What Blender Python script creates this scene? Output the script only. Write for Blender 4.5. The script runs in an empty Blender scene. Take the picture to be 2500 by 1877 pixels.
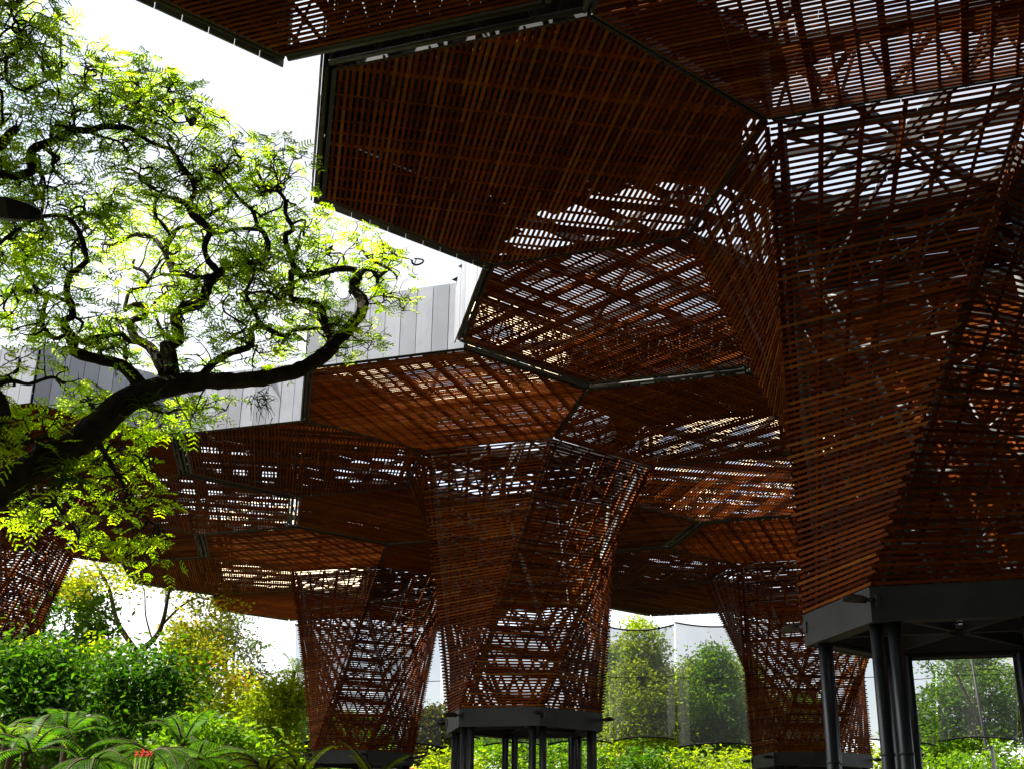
import bpy, bmesh, math, random
import numpy as np
from mathutils import Matrix, Vector
random.seed(7); rng = np.random.default_rng(7)
sc = bpy.context.scene
COL = sc.collection
R = math.radians

# ------------------------------------------------------------------ camera
PITCH, ROLL, EYE = 0.3626, -0.0150, 1.6
cam_d = bpy.data.cameras.new('camera'); cam = bpy.data.objects.new('camera', cam_d); COL.objects.link(cam)
cam_d.sensor_fit = 'HORIZONTAL'; cam_d.sensor_width = 36.0; cam_d.lens = 2974.3/2500*36
cam_d.clip_start = 0.1; cam_d.clip_end = 12000
cam.matrix_world = Matrix.Translation((0, 0, EYE)) @ Matrix.Rotation(math.pi/2+PITCH, 4, 'X') @ Matrix.Rotation(-ROLL, 4, 'Z')
sc.camera = cam

# ------------------------------------------------------------------ sky, sun, exposure
SUN_AZ, SUN_EL = R(176), R(56)          # direction towards the sun, azimuth measured from +X counter-clockwise
world = bpy.data.worlds.new('World'); sc.world = world; world.use_nodes = True
nt = world.node_tree; bg = nt.nodes['Background']
sky = nt.nodes.new('ShaderNodeTexSky'); sky.sky_type = 'NISHITA'; sky.sun_disc = False
sky.sun_elevation = SUN_EL; sky.sun_rotation = math.pi/2-SUN_AZ
sky.dust_density = 4.0; sky.air_density = 1.3; sky.altitude = 1500
bw = nt.nodes.new('ShaderNodeRGBToBW'); nt.links.new(sky.outputs[0], bw.inputs[0])      # thin bright cloud: the sky's own brightness without its blue
tc = nt.nodes.new('ShaderNodeTexCoord'); cn = nt.nodes.new('ShaderNodeTexNoise'); cn.inputs['Scale'].default_value = 3.0; cn.inputs['Detail'].default_value = 6
nt.links.new(tc.outputs['Generated'], cn.inputs['Vector'])
cr = nt.nodes.new('ShaderNodeMapRange'); cr.inputs[1].default_value = .35; cr.inputs[2].default_value = .6; cr.inputs[3].default_value = .45; cr.inputs[4].default_value = .95
nt.links.new(cn.outputs[0], cr.inputs[0])
br_ = nt.nodes.new('ShaderNodeMath'); br_.operation = 'MULTIPLY'; br_.inputs[1].default_value = 1.12; nt.links.new(bw.outputs[0], br_.inputs[0])
mx = nt.nodes.new('ShaderNodeMix'); mx.data_type = 'RGBA'; nt.links.new(cr.outputs[0], mx.inputs[0]); nt.links.new(sky.outputs[0], mx.inputs[6]); nt.links.new(br_.outputs[0], mx.inputs[7])
nt.links.new(mx.outputs[2], bg.inputs['Color']); bg.inputs['Strength'].default_value = 0.12
sun_d = bpy.data.lights.new('sun', 'SUN'); sun_d.energy = 5.0; sun_d.angle = R(0.53); sun_d.color = (1.0, .955, .88)
sun = bpy.data.objects.new('sun', sun_d); COL.objects.link(sun)
sdir = Vector((math.cos(SUN_EL)*math.cos(SUN_AZ), math.cos(SUN_EL)*math.sin(SUN_AZ), math.sin(SUN_EL)))
sun.rotation_euler = sdir.to_track_quat('Z', 'Y').to_euler(); sun.location = sdir*60
vs = sc.view_settings; vs.view_transform = 'Standard'; vs.look = 'None'; vs.gamma = 1.0; vs.use_curve_mapping = False
vs.exposure = 1.75
cy = sc.cycles
cy.max_bounces = 9; cy.diffuse_bounces = 4; cy.glossy_bounces = 2; cy.transmission_bounces = 6; cy.transparent_max_bounces = 12
cy.caustics_reflective = False; cy.caustics_refractive = False
try: cy.use_denoising = True
except Exception: pass

# ------------------------------------------------------------------ helpers
CP, SP, CR, SR = math.cos(PITCH), math.sin(PITCH), math.cos(-ROLL), math.sin(-ROLL)
def at(xf, yf, Y):
    """world point seen at (xf, yf) of a 2212 x 1661 view, Y metres ahead of the photographer"""
    u, v = xf*1.13-1250, 938.5-yf*1.13
    u, v = u*CR-v*SR, u*SR+v*CR
    d = (u, 2974.3*CP-v*SP, 2974.3*SP+v*CP)
    return Vector((d[0]/d[1]*Y, Y, EYE+d[2]/d[1]*Y))
def empty(name, loc=(0, 0, 0), rz=0, parent=None):
    o = bpy.data.objects.new(name, None); o.location = loc; o.rotation_euler = (0, 0, rz); o.parent = parent
    o.empty_display_size = .3; COL.objects.link(o); return o
def obj(name, me, parent=None, loc=(0, 0, 0), rz=0):
    o = bpy.data.objects.new(name, me); o.location = loc; o.rotation_euler = (0, 0, rz); o.parent = parent
    COL.objects.link(o); return o
def tag(o, label=None, cat=None, group=None, kind=None):
    if label: o['label'] = label
    if cat: o['category'] = cat
    if group: o['group'] = group
    if kind: o['kind'] = kind
    return o
class MB:
    """collects boxes, tubes and polygons into ONE mesh"""
    def __init__(s): s.v = []; s.f = []; s.t = []; s.sm = []
    def add(s, vs, fs, tint=None, smooth=False):
        b = len(s.v); s.v += [tuple(q) for q in vs]
        t = random.random() if tint is None else tint
        for f in fs: s.f.append([b+i for i in f]); s.t.append(t); s.sm.append(smooth)
    def bar(s, p0, p1, w, h, up=(0, 0, 1), tint=None):
        p0, p1 = Vector(p0), Vector(p1); d = (p1-p0).normalized(); up = Vector(up)
        x = d.cross(up)
        if x.length < 1e-4: x = d.cross(Vector((1, 0, 0)))
        x.normalize(); z = x.cross(d).normalized()
        x = x*(w/2); z = z*(h/2)
        vs = [p0-x-z, p0+x-z, p0+x+z, p0-x+z, p1-x-z, p1+x-z, p1+x+z, p1-x+z]
        s.add(vs, [(0, 1, 2, 3), (7, 6, 5, 4), (0, 4, 5, 1), (1, 5, 6, 2), (2, 6, 7, 3), (3, 7, 4, 0)], tint)
    def box(s, c, d, tint=None):
        c = Vector(c); s.bar(c-Vector((0, d[1]/2, 0)), c+Vector((0, d[1]/2, 0)), d[0], d[2], tint=tint)
    def tube(s, pts, rad, n=8, cap=True, tint=None, wob=0):
        pts = [Vector(p) for p in pts]
        rad = [rad]*len(pts) if not hasattr(rad, '__len__') else rad
        b = len(s.v); t = random.random() if tint is None else tint
        d = (pts[1]-pts[0]).normalized(); a = d.orthogonal().normalized(); m = len(pts)
        for i, p in enumerate(pts):
            d = (pts[min(i+1, m-1)]-pts[max(i-1, 0)])
            d = d.normalized() if d.length > 1e-6 else Vector((0, 0, 1))
            a = (a-d*a.dot(d)); a = a.normalized() if a.length > 1e-5 else d.orthogonal().normalized()
            c = d.cross(a)
            for k in range(n):
                q = 2*math.pi*k/n; rr = rad[i]*(1+(random.uniform(-wob, wob) if wob else 0))
                s.v.append(tuple(p+a*(math.cos(q)*rr)+c*(math.sin(q)*rr)))
        for i in range(m-1):
            for k in range(n):
                k2 = (k+1) % n
                s.f.append([b+i*n+k, b+i*n+k2, b+(i+1)*n+k2, b+(i+1)*n+k]); s.t.append(t); s.sm.append(True)
        if cap:
            s.f.append([b+k for k in range(n)][::-1]); s.t.append(t); s.sm.append(False)
            s.f.append([b+(m-1)*n+k for k in range(n)]); s.t.append(t); s.sm.append(False)
    def mesh(s, name, mat):
        me = bpy.data.meshes.new(name); me.from_pydata(s.v, [], s.f)
        a = me.attributes.new('tint', 'FLOAT', 'FACE'); a.data.foreach_set('value', s.t)
        me.polygons.foreach_set('use_smooth', s.sm)
        me.materials.append(mat); me.update(); return me
    def build(s, name, mat, parent=None, loc=(0, 0, 0), rz=0): return obj(name, s.mesh(name, mat), parent, loc, rz)
def quads_mesh(name, V, mat, tint, smooth=False):
    """V: (n,4,3) array -> one mesh of quads"""
    n = len(V); me = bpy.data.meshes.new(name)
    me.vertices.add(4*n); me.loops.add(4*n); me.polygons.add(n)
    me.vertices.foreach_set('co', V.astype(np.float32).ravel())
    me.loops.foreach_set('vertex_index', np.arange(4*n, dtype=np.int32))
    me.polygons.foreach_set('loop_start', np.arange(0, 4*n, 4, dtype=np.int32))
    me.polygons.foreach_set('loop_total', np.full(n, 4, dtype=np.int32))
    a = me.attributes.new('tint', 'FLOAT', 'FACE'); a.data.foreach_set('value', np.asarray(tint, dtype=np.float32))
    me.materials.append(mat); me.update(); me.validate(); return me

# ------------------------------------------------------------------ materials
def mat(name, build):
    m = bpy.data.materials.new(name); m.use_nodes = True; t = m.node_tree; t.nodes.clear()
    out = t.nodes.new('ShaderNodeOutputMaterial'); t.links.new(build(t), out.inputs['Surface']); return m
def N(t, typ, **kw):
    n = t.nodes.new(typ)
    for k, v in kw.items():
        if k.startswith('_'): setattr(n, k[1:], v)
        else: n.inputs[k.replace('__', ' ')].default_value = v
    return n
def noise(t, scale, detail=4, vec=None, rough=.6):
    n = N(t, 'ShaderNodeTexNoise', Scale=scale, Detail=detail, Roughness=rough)
    if vec: t.links.new(vec, n.inputs['Vector'])
    return n
def ramp(t, fac, stops):
    r = t.nodes.new('ShaderNodeValToRGB'); e = r.color_ramp.elements
    while len(e) < len(stops): e.new(.5)
    for el, (p, c) in zip(e, stops): el.position = p; el.color = (*c, 1)
    t.links.new(fac, r.inputs[0]); return r.outputs[0]
def tintval(t, use_obj=True):
    at_ = N(t, 'ShaderNodeAttribute', _attribute_name='tint'); s = at_.outputs['Fac']
    if use_obj:
        oi = t.nodes.new('ShaderNodeObjectInfo'); m1 = N(t, 'ShaderNodeMath', _operation='ADD'); m2 = N(t, 'ShaderNodeMath', _operation='FRACT')
        t.links.new(s, m1.inputs[0]); t.links.new(oi.outputs['Random'], m1.inputs[1]); t.links.new(m1.outputs[0], m2.inputs[0]); s = m2.outputs[0]
    return s
def mixc(t, fac, a, b, mode='MIX'):
    m = N(t, 'ShaderNodeMix', _data_type='RGBA', _blend_type=mode)
    for s, i in ((fac, 0), (a, 6), (b, 7)):
        if isinstance(s, (int, float)): m.inputs[i].default_value = s
        elif isinstance(s, tuple): m.inputs[i].default_value = (*s, 1)
        else: t.links.new(s, m.inputs[i])
    return m.outputs[2]
def wood_nodes(t):
    gc = t.nodes.new('ShaderNodeNewGeometry')
    base = ramp(t, tintval(t), [(0, (.075, .015, .002)), (.35, (.135, .028, .003)), (.72, (.195, .045, .004)), (1, (.245, .08, .010))])
    mp = N(t, 'ShaderNodeMapping'); mp.inputs['Scale'].default_value = (1, 1, 1); t.links.new(gc.outputs['Position'], mp.inputs[0])
    n1 = noise(t, 9, 5, mp.outputs[0]); n2 = noise(t, .9, 3, mp.outputs[0])
    c = mixc(t, .55, base, ramp(t, n1.outputs[0], [(.3, (.35, .3, .25)), (.7, (1.25, 1.2, 1.1))]), 'MULTIPLY')
    c = mixc(t, .5, c, ramp(t, n2.outputs[0], [(.35, (.6, .58, .55)), (.65, (1.2, 1.15, 1.1))]), 'MULTIPLY')
    b = N(t, 'ShaderNodeBsdfPrincipled', Roughness=.62); t.links.new(c, b.inputs['Base Color'])
    b.inputs['Specular IOR Level'].default_value = .03
    bp = N(t, 'ShaderNodeBump', Strength=.25, Distance=.01); t.links.new(n1.outputs[0], bp.inputs['Height']); t.links.new(bp.outputs[0], b.inputs['Normal'])
    return b.outputs[0]
M_WOOD = mat('stained_wood', wood_nodes)
def plain(name, c1, c2, rough=.6, scale=3, metal=0, spec=.3, bump=0, bscale=30):
    def f(t):
        gc = t.nodes.new('ShaderNodeNewGeometry'); n = noise(t, scale, 5, gc.outputs['Position'])
        tv = tintval(t)
        c = ramp(t, n.outputs[0], [(.3, c1), (.7, c2)])
        c = mixc(t, .5, c, ramp(t, tv, [(0, (.86, .86, .86)), (1, (1.1, 1.1, 1.1))]), 'MULTIPLY')
        b = N(t, 'ShaderNodeBsdfPrincipled', Roughness=rough, Metallic=metal); t.links.new(c, b.inputs['Base Color'])
        b.inputs['Specular IOR Level'].default_value = spec
        if bump:
            n2 = noise(t, bscale, 5, gc.outputs['Position']); bp = N(t, 'ShaderNodeBump', Strength=bump, Distance=.02)
            t.links.new(n2.outputs[0], bp.inputs['Height']); t.links.new(bp.outputs[0], b.inputs['Normal'])
        return b.outputs[0]
    return mat(name, f)
M_STEEL = plain('dark_painted_steel', (.018, .018, .018), (.032, .031, .03), .5)
M_TRUSS = plain('grey_galvanised_steel', (.07, .068, .062), (.14, .135, .125), .45, 6)
M_EDGE = plain('weathered_edge_steel', (.035, .034, .03), (.075, .07, .06), .6, 5)
M_RING = plain('grey_ring_plate', (.018, .018, .018), (.04, .04, .041), .6, 1.6, 0, .3, .15, 8)
M_COLUMN = plain('blue_black_column_paint', (.012, .014, .016), (.022, .026, .03), .35, 3, 0, .5)
M_ROOF = plain('dark_roof_sheet', (.022, .020, .018), (.04, .036, .032), .8)
def poly_nodes(t):
    d = N(t, 'ShaderNodeBsdfDiffuse'); d.inputs[0].default_value = (.2, .19, .17, 1)
    tl = N(t, 'ShaderNodeBsdfTranslucent'); tl.inputs[0].default_value = (.80, .64, .42, 1)
    a = N(t, 'ShaderNodeAddShader'); t.links.new(d.outputs[0], a.inputs[0]); t.links.new(tl.outputs[0], a.inputs[1]); return a.outputs[0]
M_POLY = mat('translucent_roof_sheet', poly_nodes)
M_EARTH = plain('earth_and_gravel', (.05, .045, .025), (.11, .095, .055), .95, .4, 0, .1)
M_LAMP = plain('black_lamp_housing', (.01, .01, .011), (.02, .02, .021), .4)
def fascia_nodes(t):
    gc = t.nodes.new('ShaderNodeNewGeometry'); mp = N(t, 'ShaderNodeMapping'); mp.inputs['Scale'].default_value = (6, 6, .5); t.links.new(gc.outputs['Position'], mp.inputs[0])
    n = noise(t, 1.0, 5, mp.outputs[0]); n2 = noise(t, 1.4, 4, gc.outputs['Position'])
    c = ramp(t, tintval(t), [(0, (.20, .205, .22)), (.5, (.26, .265, .285)), (1, (.32, .325, .345))])
    c = mixc(t, .35, c, ramp(t, n.outputs[0], [(.3, (.7, .7, .72)), (.7, (1.1, 1.1, 1.1))]), 'MULTIPLY')
    c = mixc(t, .4, c, ramp(t, n2.outputs[0], [(.4, (.78, .78, .8)), (.6, (1.05, 1.05, 1.05))]), 'MULTIPLY')
    b = N(t, 'ShaderNodeBsdfPrincipled', Roughness=.5, Metallic=.25); t.links.new(c, b.inputs['Base Color']); return b.outputs[0]
M_FASCIA = mat('pale_metal_cladding', fascia_nodes)
def leafmat(name, stops, trans, tw=.5, gloss=.06, rough=.45):
    def f(t):
        tv = tintval(t, False); c = ramp(t, tv, stops)
        d = N(t, 'ShaderNodeBsdfDiffuse'); t.links.new(c, d.inputs[0])
        c2 = mixc(t, 1.0, c, trans, 'MULTIPLY')
        tr = N(t, 'ShaderNodeBsdfTranslucent'); t.links.new(c2, tr.inputs[0])
        m = N(t, 'ShaderNodeMixShader'); m.inputs[0].default_value = tw; t.links.new(d.outputs[0], m.inputs[1]); t.links.new(tr.outputs[0], m.inputs[2])
        g = N(t, 'ShaderNodeBsdfGlossy', Roughness=rough); m2 = N(t, 'ShaderNodeMixShader'); m2.inputs[0].default_value = gloss
        t.links.new(m.outputs[0], m2.inputs[1]); t.links.new(g.outputs[0], m2.inputs[2]); return m2.outputs[0]
    return mat(name, f)
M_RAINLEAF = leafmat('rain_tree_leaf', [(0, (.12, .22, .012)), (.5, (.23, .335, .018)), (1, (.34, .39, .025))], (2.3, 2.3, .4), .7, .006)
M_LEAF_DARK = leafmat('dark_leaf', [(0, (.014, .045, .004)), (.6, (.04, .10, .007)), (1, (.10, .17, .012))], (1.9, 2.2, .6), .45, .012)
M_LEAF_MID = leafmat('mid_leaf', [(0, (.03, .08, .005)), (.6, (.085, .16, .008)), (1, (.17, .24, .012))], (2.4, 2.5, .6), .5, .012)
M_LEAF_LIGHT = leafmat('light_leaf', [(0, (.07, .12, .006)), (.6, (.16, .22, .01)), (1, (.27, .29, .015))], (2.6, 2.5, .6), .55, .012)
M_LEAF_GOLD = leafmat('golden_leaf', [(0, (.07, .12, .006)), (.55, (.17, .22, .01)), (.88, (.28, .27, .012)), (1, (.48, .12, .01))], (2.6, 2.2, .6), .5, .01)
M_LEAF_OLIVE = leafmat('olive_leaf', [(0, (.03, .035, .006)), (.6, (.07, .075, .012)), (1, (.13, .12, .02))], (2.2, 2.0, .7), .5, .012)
M_LEAF_HAZE = leafmat('hazed_leaf', [(0, (.05, .075, .03)), (.6, (.09, .12, .05)), (1, (.14, .17, .07))], (1.8, 1.9, .9), .45, .012)  # distance haze put into the paler, greyer leaf colour
M_RED = leafmat('red_petal', [(0, (.35, .02, .015)), (1, (.55, .06, .03))], (1.6, 1.0, 1.0), .3, .05)
M_BARK = plain('mossy_dark_bark', (.018, .014, .009), (.055, .042, .024), .95, 7, 0, .1, .8, 22)
M_BARK2 = plain('grey_brown_bark', (.04, .03, .02), (.10, .075, .05), .95, 5, 0, .1, .6, 18)
def net_nodes(t):
    tr = N(t, 'ShaderNodeBsdfTransparent'); tr.inputs[0].default_value = (1, 1, 1, 1)
    d = N(t, 'ShaderNodeBsdfDiffuse'); d.inputs[0].default_value = (.02, .02, .019, 1)
    tl = N(t, 'ShaderNodeBsdfTranslucent'); tl.inputs[0].default_value = (.05, .05, .052, 1)
    a = N(t, 'ShaderNodeAddShader'); t.links.new(d.outputs[0], a.inputs[0]); t.links.new(tl.outputs[0], a.inputs[1])
    gc = t.nodes.new('ShaderNodeNewGeometry'); n = noise(t, .8, 3, gc.outputs['Position'])
    mr = N(t, 'ShaderNodeMapRange'); mr.inputs[3].default_value = .54; mr.inputs[4].default_value = .64; t.links.new(n.outputs[0], mr.inputs[0])
    m = N(t, 'ShaderNodeMixShader'); t.links.new(mr.outputs[0], m.inputs[0]); t.links.new(tr.outputs[0], m.inputs[1]); t.links.new(a.outputs[0], m.inputs[2]); return m.outputs[0]
M_NET = mat('grey_shade_netting', net_nodes)
M_ROPE = plain('black_cord', (.01, .01, .01), (.02, .02, .02), .8)

# ------------------------------------------------------------------ ground
gm = MB()
gm.add([(-5000, -5000, 0), (5000, -5000, 0), (5000, 9000, 0), (-5000, 9000, 0)], [(0, 1, 2, 3)])
tag(gm.build('ground', M_EARTH), kind='structure')

# ------------------------------------------------------------------ timber canopies
S, PHI, ZC = 4.06, -2.4370, 12.60            # hexagon side, lattice angle, underside of the ceilings
AP = S*math.sqrt(3)/2; RB, ZB, ZT = 2.3816, 4.7686, 5.2822; HR = 1.60
ZR = ZC+HR
V1 = Vector((-6.7227, 17.7252)); V2 = Vector((11.9891, 14.6847)); V3 = Vector((-18.7119, 3.0406))
C1 = Vector((7.1943, 19.5070)); C2 = Vector((.4854, 37.3321)); C3 = Vector((-6.2512, 54.9575))
FLOWERS = [('T0', C1-V2+Vector((-.31, -.05))), ('T1', C1), ('T2', C2), ('T3', C3), ('T4', C2+V2), ('T5', C2+V3), ('T7', C1+V2), ('T8', C1-V1), ('T9', C1-V3), ('T10', C1-V2-V1)]  # the last ones are unseen neighbours, added to shade the near trunk
FLAB = {'T0': 'slatted timber canopy overhead at the upper left, nearest the photographer',
        'T1': 'largest slatted timber canopy with a broad twisted trunk at the right',
        'T2': 'slatted timber canopy with a twisted trunk in the middle of the picture',
        'T3': 'slatted timber canopy left of the middle one, its trunk standing behind the ferns',
        'T4': 'distant slatted timber canopy whose trunk stands between the shade nets at the right',
        'T5': 'slatted timber canopy at the far left, half hidden behind the big tree',
        'T8': 'unseen slatted timber canopy, added for shade just outside the right edge, beside the photographer',
        'T9': 'unseen slatted timber canopy, added for shade right of the largest one',
        'T10': 'unseen slatted timber canopy, added for shade behind the photographer',
        'T7': 'slatted timber canopy hidden behind the largest trunk at the right'}
def ang2(a): return Vector((math.cos(a), math.sin(a)))
def petal_c(c, n): return c+ang2(PHI+R(30+60*n))*(2*AP)
HEXC = [c for _, c in FLOWERS]+[petal_c(c, n) for _, c in FLOWERS for n in range(6)]
# openings in the roofs (plan polygons on the roof plane) and the round openings over the trunks
HOLES = [[(-.3, 24.7), (.3, 23.1), (1.6, 22.2), (2.7, 21.5), (3.5, 21.4), (4.2, 21.6), (4.9, 21.6), (5.4, 22.4), (6, 25.2), (5.2, 25.3), (4.4, 25), (3.8, 24.3), (2, 24.8), (-.2, 25.2)],
         [(-.5, 25.6), (2, 24.8), (3.9, 24.1), (5.1, 26.9), (5.6, 28.6), (4.4, 28.4), (1.7, 28.8), (-.5, 26.2)],
         [(2.6, 14.4), (8.4, 14.0), (9.2, 16.5), (7.8, 17.6), (5.1, 17.7), (4.3, 16.8), (3.2, 16.0)],
         [(-11.2, 39.5), (-9.8, 39.6), (-7.8, 41.1), (-8.5, 45.7), (-9.6, 44.8), (-11.7, 42.2)],
         [(-6.7, 41.9), (-4.7, 40.4), (-3.3, 39.8), (-3.7, 44.8), (-5.9, 43.6)],
         [(1.7, 38.3), (2.6, 38), (2.9, 40), (2, 40.1)],
         [(3.6, 39.5), (4.8, 36.7), (7.8, 36.2), (9, 37.5), (9.5, 39.7), (4.8, 41)],
         [(5.1, 41), (9.5, 39.7), (11.5, 46.6), (9.6, 47.6), (7.9, 44.1), (5.5, 42.4)],
         [(-12.7, 42.2), (-12.1, 42.2), (-8.5, 45), (-9.5, 50.9), (-12.2, 50.4), (-13.4, 45.3)],
         [(6.6, 55.6), (9.4, 55.4), (12.1, 58.2), (11.7, 61), (7.6, 58)],
         [(-4.3, 32), (-1.9, 31.1), (-2.2, 31.6), (-4.2, 32.5)]]
HOLES.append([(-3.4, 41.5), (.8, 41.2), (1.0, 45.5), (-2.8, 45.8)])
for hx, hy in ((-1.9, 30.7), (-8.6, 48.3), (10.1, 45.4)): HOLES.append([(hx+2.7*math.cos(R(a)), hy+2.7*math.sin(R(a))) for a in range(0, 360, 45)])  # further roof openings, added to let light onto the dim ceilings
def in_poly(x, y, P):
    ins = False; j = len(P)-1
    for i in range(len(P)):
        if (P[i][1] > y) != (P[j][1] > y) and x < (P[j][0]-P[i][0])*(y-P[i][1])/(P[j][1]-P[i][1])+P[i][0]: ins = not ins
        j = i
    return ins
def opened(x, y): return any(in_poly(x, y, P) for P in HOLES)

# shared meshes of one petal; local X points away from the trunk, local Y runs along the slats
PITCH_S, SLW = .1005, .053
def ceiling_slat_mesh(t, mb=None):
    m = mb or MB()
    L = S-abs(t)/math.sqrt(3)-.06
    cuts = sorted([-L, L]+[c+random.uniform(-.02, .02) for c in (-1.35+random.choice((-.37, 0, .37)), 1.35+random.choice((-.37, 0, .37))) if abs(c) < L-.3])
    tt = random.random()
    for a, b in zip(cuts[:-1], cuts[1:]):
        o = random.uniform(-.003, .003); z = random.uniform(-.002, .002)
        m.bar((t+o, a+.003, .010+z), (t+o+random.uniform(-.002, .002), b-.003, .010+z), SLW+random.uniform(-.003, .003), .018, tint=tt*.5+random.random()*.5)
    return m
N_SL = int(2*(AP-.05)/PITCH_S); SL_T = [-(N_SL-1)/2*PITCH_S+i*PITCH_S for i in range(N_SL)]
SLAT_ME = None
def slat_meshes():
    global SLAT_ME
    if SLAT_ME is None: SLAT_ME = [ceiling_slat_mesh(t).mesh('ceiling_slat', M_WOOD) for t in SL_T]
    return SLAT_ME
m = MB()
for t in SL_T: ceiling_slat_mesh(t, m)
SLATS_ALL = m.mesh('ceiling_slats', M_WOOD)
m = MB()                                            # battens and joists lying on the slats
y = -S+.2
i = 0
while y < S-.1:
    h = AP if abs(y) < S/2 else (S-abs(y))*math.sqrt(3)
    if h > .2:
        if i % 3 == 1: m.bar((-h+.05, y, .083), (h-.05, y, .083), .11, .11)
        else: m.bar((-h+.05, y, .041), (h-.05, y, .041), .055, .03)
    y += .37; i += 1
BATTENS = m.mesh('batten_grid', M_WOOD)
m = MB()                                            # steel frame of the petal
hv = [Vector((S*math.cos(R(30+60*k)), S*math.sin(R(30+60*k)), 0)) for k in range(6)]
for k in range(6):
    a, b = hv[k]*.985, hv[(k+1) % 6]*.985
    m.bar(a+Vector((0, 0, .085)), b+Vector((0, 0, .085)), .07, .15)
    m.bar(a+Vector((0, 0, HR-.16)), b+Vector((0, 0, HR-.16)), .07, .12)
    m.bar(a+Vector((0, 0, .16)), a+Vector((0, 0, HR-.2)), .08, .08)
for k in range(3):
    m.bar(hv[k]*.97+Vector((0, 0, HR-.19)), hv[k+3]*.97+Vector((0, 0, HR-.19)), .09, .16)
for f in (-.5, .5):
    m.bar(Vector((-AP*.97, f*S*.8, HR-.3)), Vector((AP*.97, f*S*.8, HR-.3)), .08, .14)
FRAME = m.mesh('petal', M_STEEL)
m = MB()                                            # truss along one outer edge (local: edge at +X)
xe = AP+.07
m.tube([(xe, -S/2, .06), (xe, S/2, .06)], .045, 8); m.tube([(xe, -S/2, HR-.25), (xe, S/2, HR-.25)], .045, 8)
nb_ = 5
for i in range(nb_):
    y0, y1 = -S/2+S*i/nb_, -S/2+S*(i+1)/nb_
    m.tube([(xe, y0, .06), (xe, (y0+y1)/2, HR-.25)], .024, 6); m.tube([(xe, (y0+y1)/2, HR-.25), (xe, y1, .06)], .024, 6)
    m.tube([(xe, y0+.02, .06), (xe, y0+.02, HR-.25)], .02, 6)
TRUSS = m.mesh('truss', M_EDGE)
m = MB(); pw = S*1.03/10
m.bar((0, -pw/2+.007, .03+HR/2), (0, pw/2-.007, .03+HR/2), .03, HR+.12)
FPANEL = m.mesh('fascia_panel', M_FASCIA)
m = MB(); m.bar((AP+.12, -S/2-.03, .06+HR/2), (AP+.12, S/2+.03, .06+HR/2), .012, HR-.02)
FBACK = m.mesh('fascia_backing', M_STEEL)
ROOF_FULL = None
CLEAR = {('T2', 0), ('T2', 2), ('T3', 0), ('T3', 4), ('T4', 0)}      # petals roofed with translucent sheet
def roof_mesh(pc, alpha, clear=False):
    """roof deck of one petal: sheets in .33 m modules, left out where the roof is open"""
    global ROOF_FULL
    c = .33; n = int(AP/c)+2; cells = []; skipped = False
    for i in range(-n, n):
        for j in range(-n-3, n+3):
            x, y = (i+.5)*c, (j+.5)*c
            if abs(x) > AP+.12 or abs(y) > S-abs(x)/math.sqrt(3)+.12: continue
            w = pc+Vector((x*math.cos(alpha)-y*math.sin(alpha), x*math.sin(alpha)+y*math.cos(alpha)))
            if opened(w.x, w.y) and (i % 3 if w.y > 30 else i % 4): skipped = True; continue
            cells.append((x, y))
    if not skipped and ROOF_FULL and not clear: return ROOF_FULL
    if skipped:
        left = {(round(x/c-.5), round(y/c-.5)) for x, y in cells}; best = set()
        while left:
            st = [left.pop()]; comp = set(st)
            while st:
                a, b = st.pop()
                for q in ((a+1, b), (a-1, b), (a, b+1), (a, b-1)):
                    if q in left: left.discard(q); comp.add(q); st.append(q)
            if len(comp) > len(best): best = comp
        cells = [(x, y) for x, y in cells if (round(x/c-.5), round(y/c-.5)) in best]
    m = MB(); q = c/2+.002
    for x, y in cells:
        up_ = int(math.floor(x/c)) % 3 == 0; z = HR-.06+.03*up_; q = c/2+(.05 if up_ else .002)
        m.add([(x-q, y-q, z), (x+q, y-q, z), (x+q, y+q, z), (x-q, y+q, z)], [(0, 1, 2, 3)], tint=(int(math.floor(x/c)) // 3 % 5)/5)
    me = m.mesh('roof', M_POLY if clear else M_ROOF)
    if not skipped and not clear: ROOF_FULL = me
    return me

# trunk: six straight edges from the ring up to the top hexagon, turned by 60 degrees; slats run between them
def edge(k, t):
    a0, a1 = R(60*k-60), R(60*k)
    return Vector((RB*math.cos(a0)*(1-t)+S*math.cos(a1)*t, RB*math.sin(a0)*(1-t)+S*math.sin(a1)*t, ZT+(ZC-ZT)*t))
NT = 84
def trunk_slat(j, mb=None):
    m = mb or MB(); t = (j+.45)/NT
    a, b = edge(0, t), edge(1, t); d = (b-a).normalized(); nrm = Vector((d.y, -d.x, 0))
    e0 = .10 if j % 2 else -.01; e1 = -.02 if j % 2 else .08
    a, b = a-d*e0+nrm*.055, b+d*e1+nrm*.055
    L = (b-a).length; k = 1 if L < 2.8 else 2
    cut = random.uniform(.35, .65); tt = random.random()
    seg = [(0, 1)] if k == 1 else [(0, cut-.0015), (cut+.0015, 1)]
    for u, v in seg:
        dz = random.uniform(-.002, .002)
        m.bar(a+(b-a)*u+Vector((0, 0, dz)), a+(b-a)*v+Vector((0, 0, dz+random.uniform(-.003, .003))),   .018, .048, tint=tt*.5+random.random()*.5)
    return m
TR_SL = [trunk_slat(j).mesh('slat', M_WOOD) for j in range(NT)]
def joined_slats(faces):
    m = MB()
    for k in faces:
        rt = Matrix.Rotation(R(60*k), 4, 'Z')
        for j in range(NT):
            s_ = MB(); trunk_slat(j, s_)
            for f0 in range(0, len(s_.v), 8):
                m.add([rt @ Vector(q) for q in s_.v[f0:f0+8]], [[i for i in f] for f in s_.f[:6]], tint=s_.t[f0//8*6])
    return m.mesh('slats', M_WOOD)
TR_ALL = joined_slats(range(6))
NEAR_FACES = {'T1': (5, 0, 1), 'T2': (5, 0, 1)}
TR_REST = joined_slats((2, 3, 4))
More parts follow.
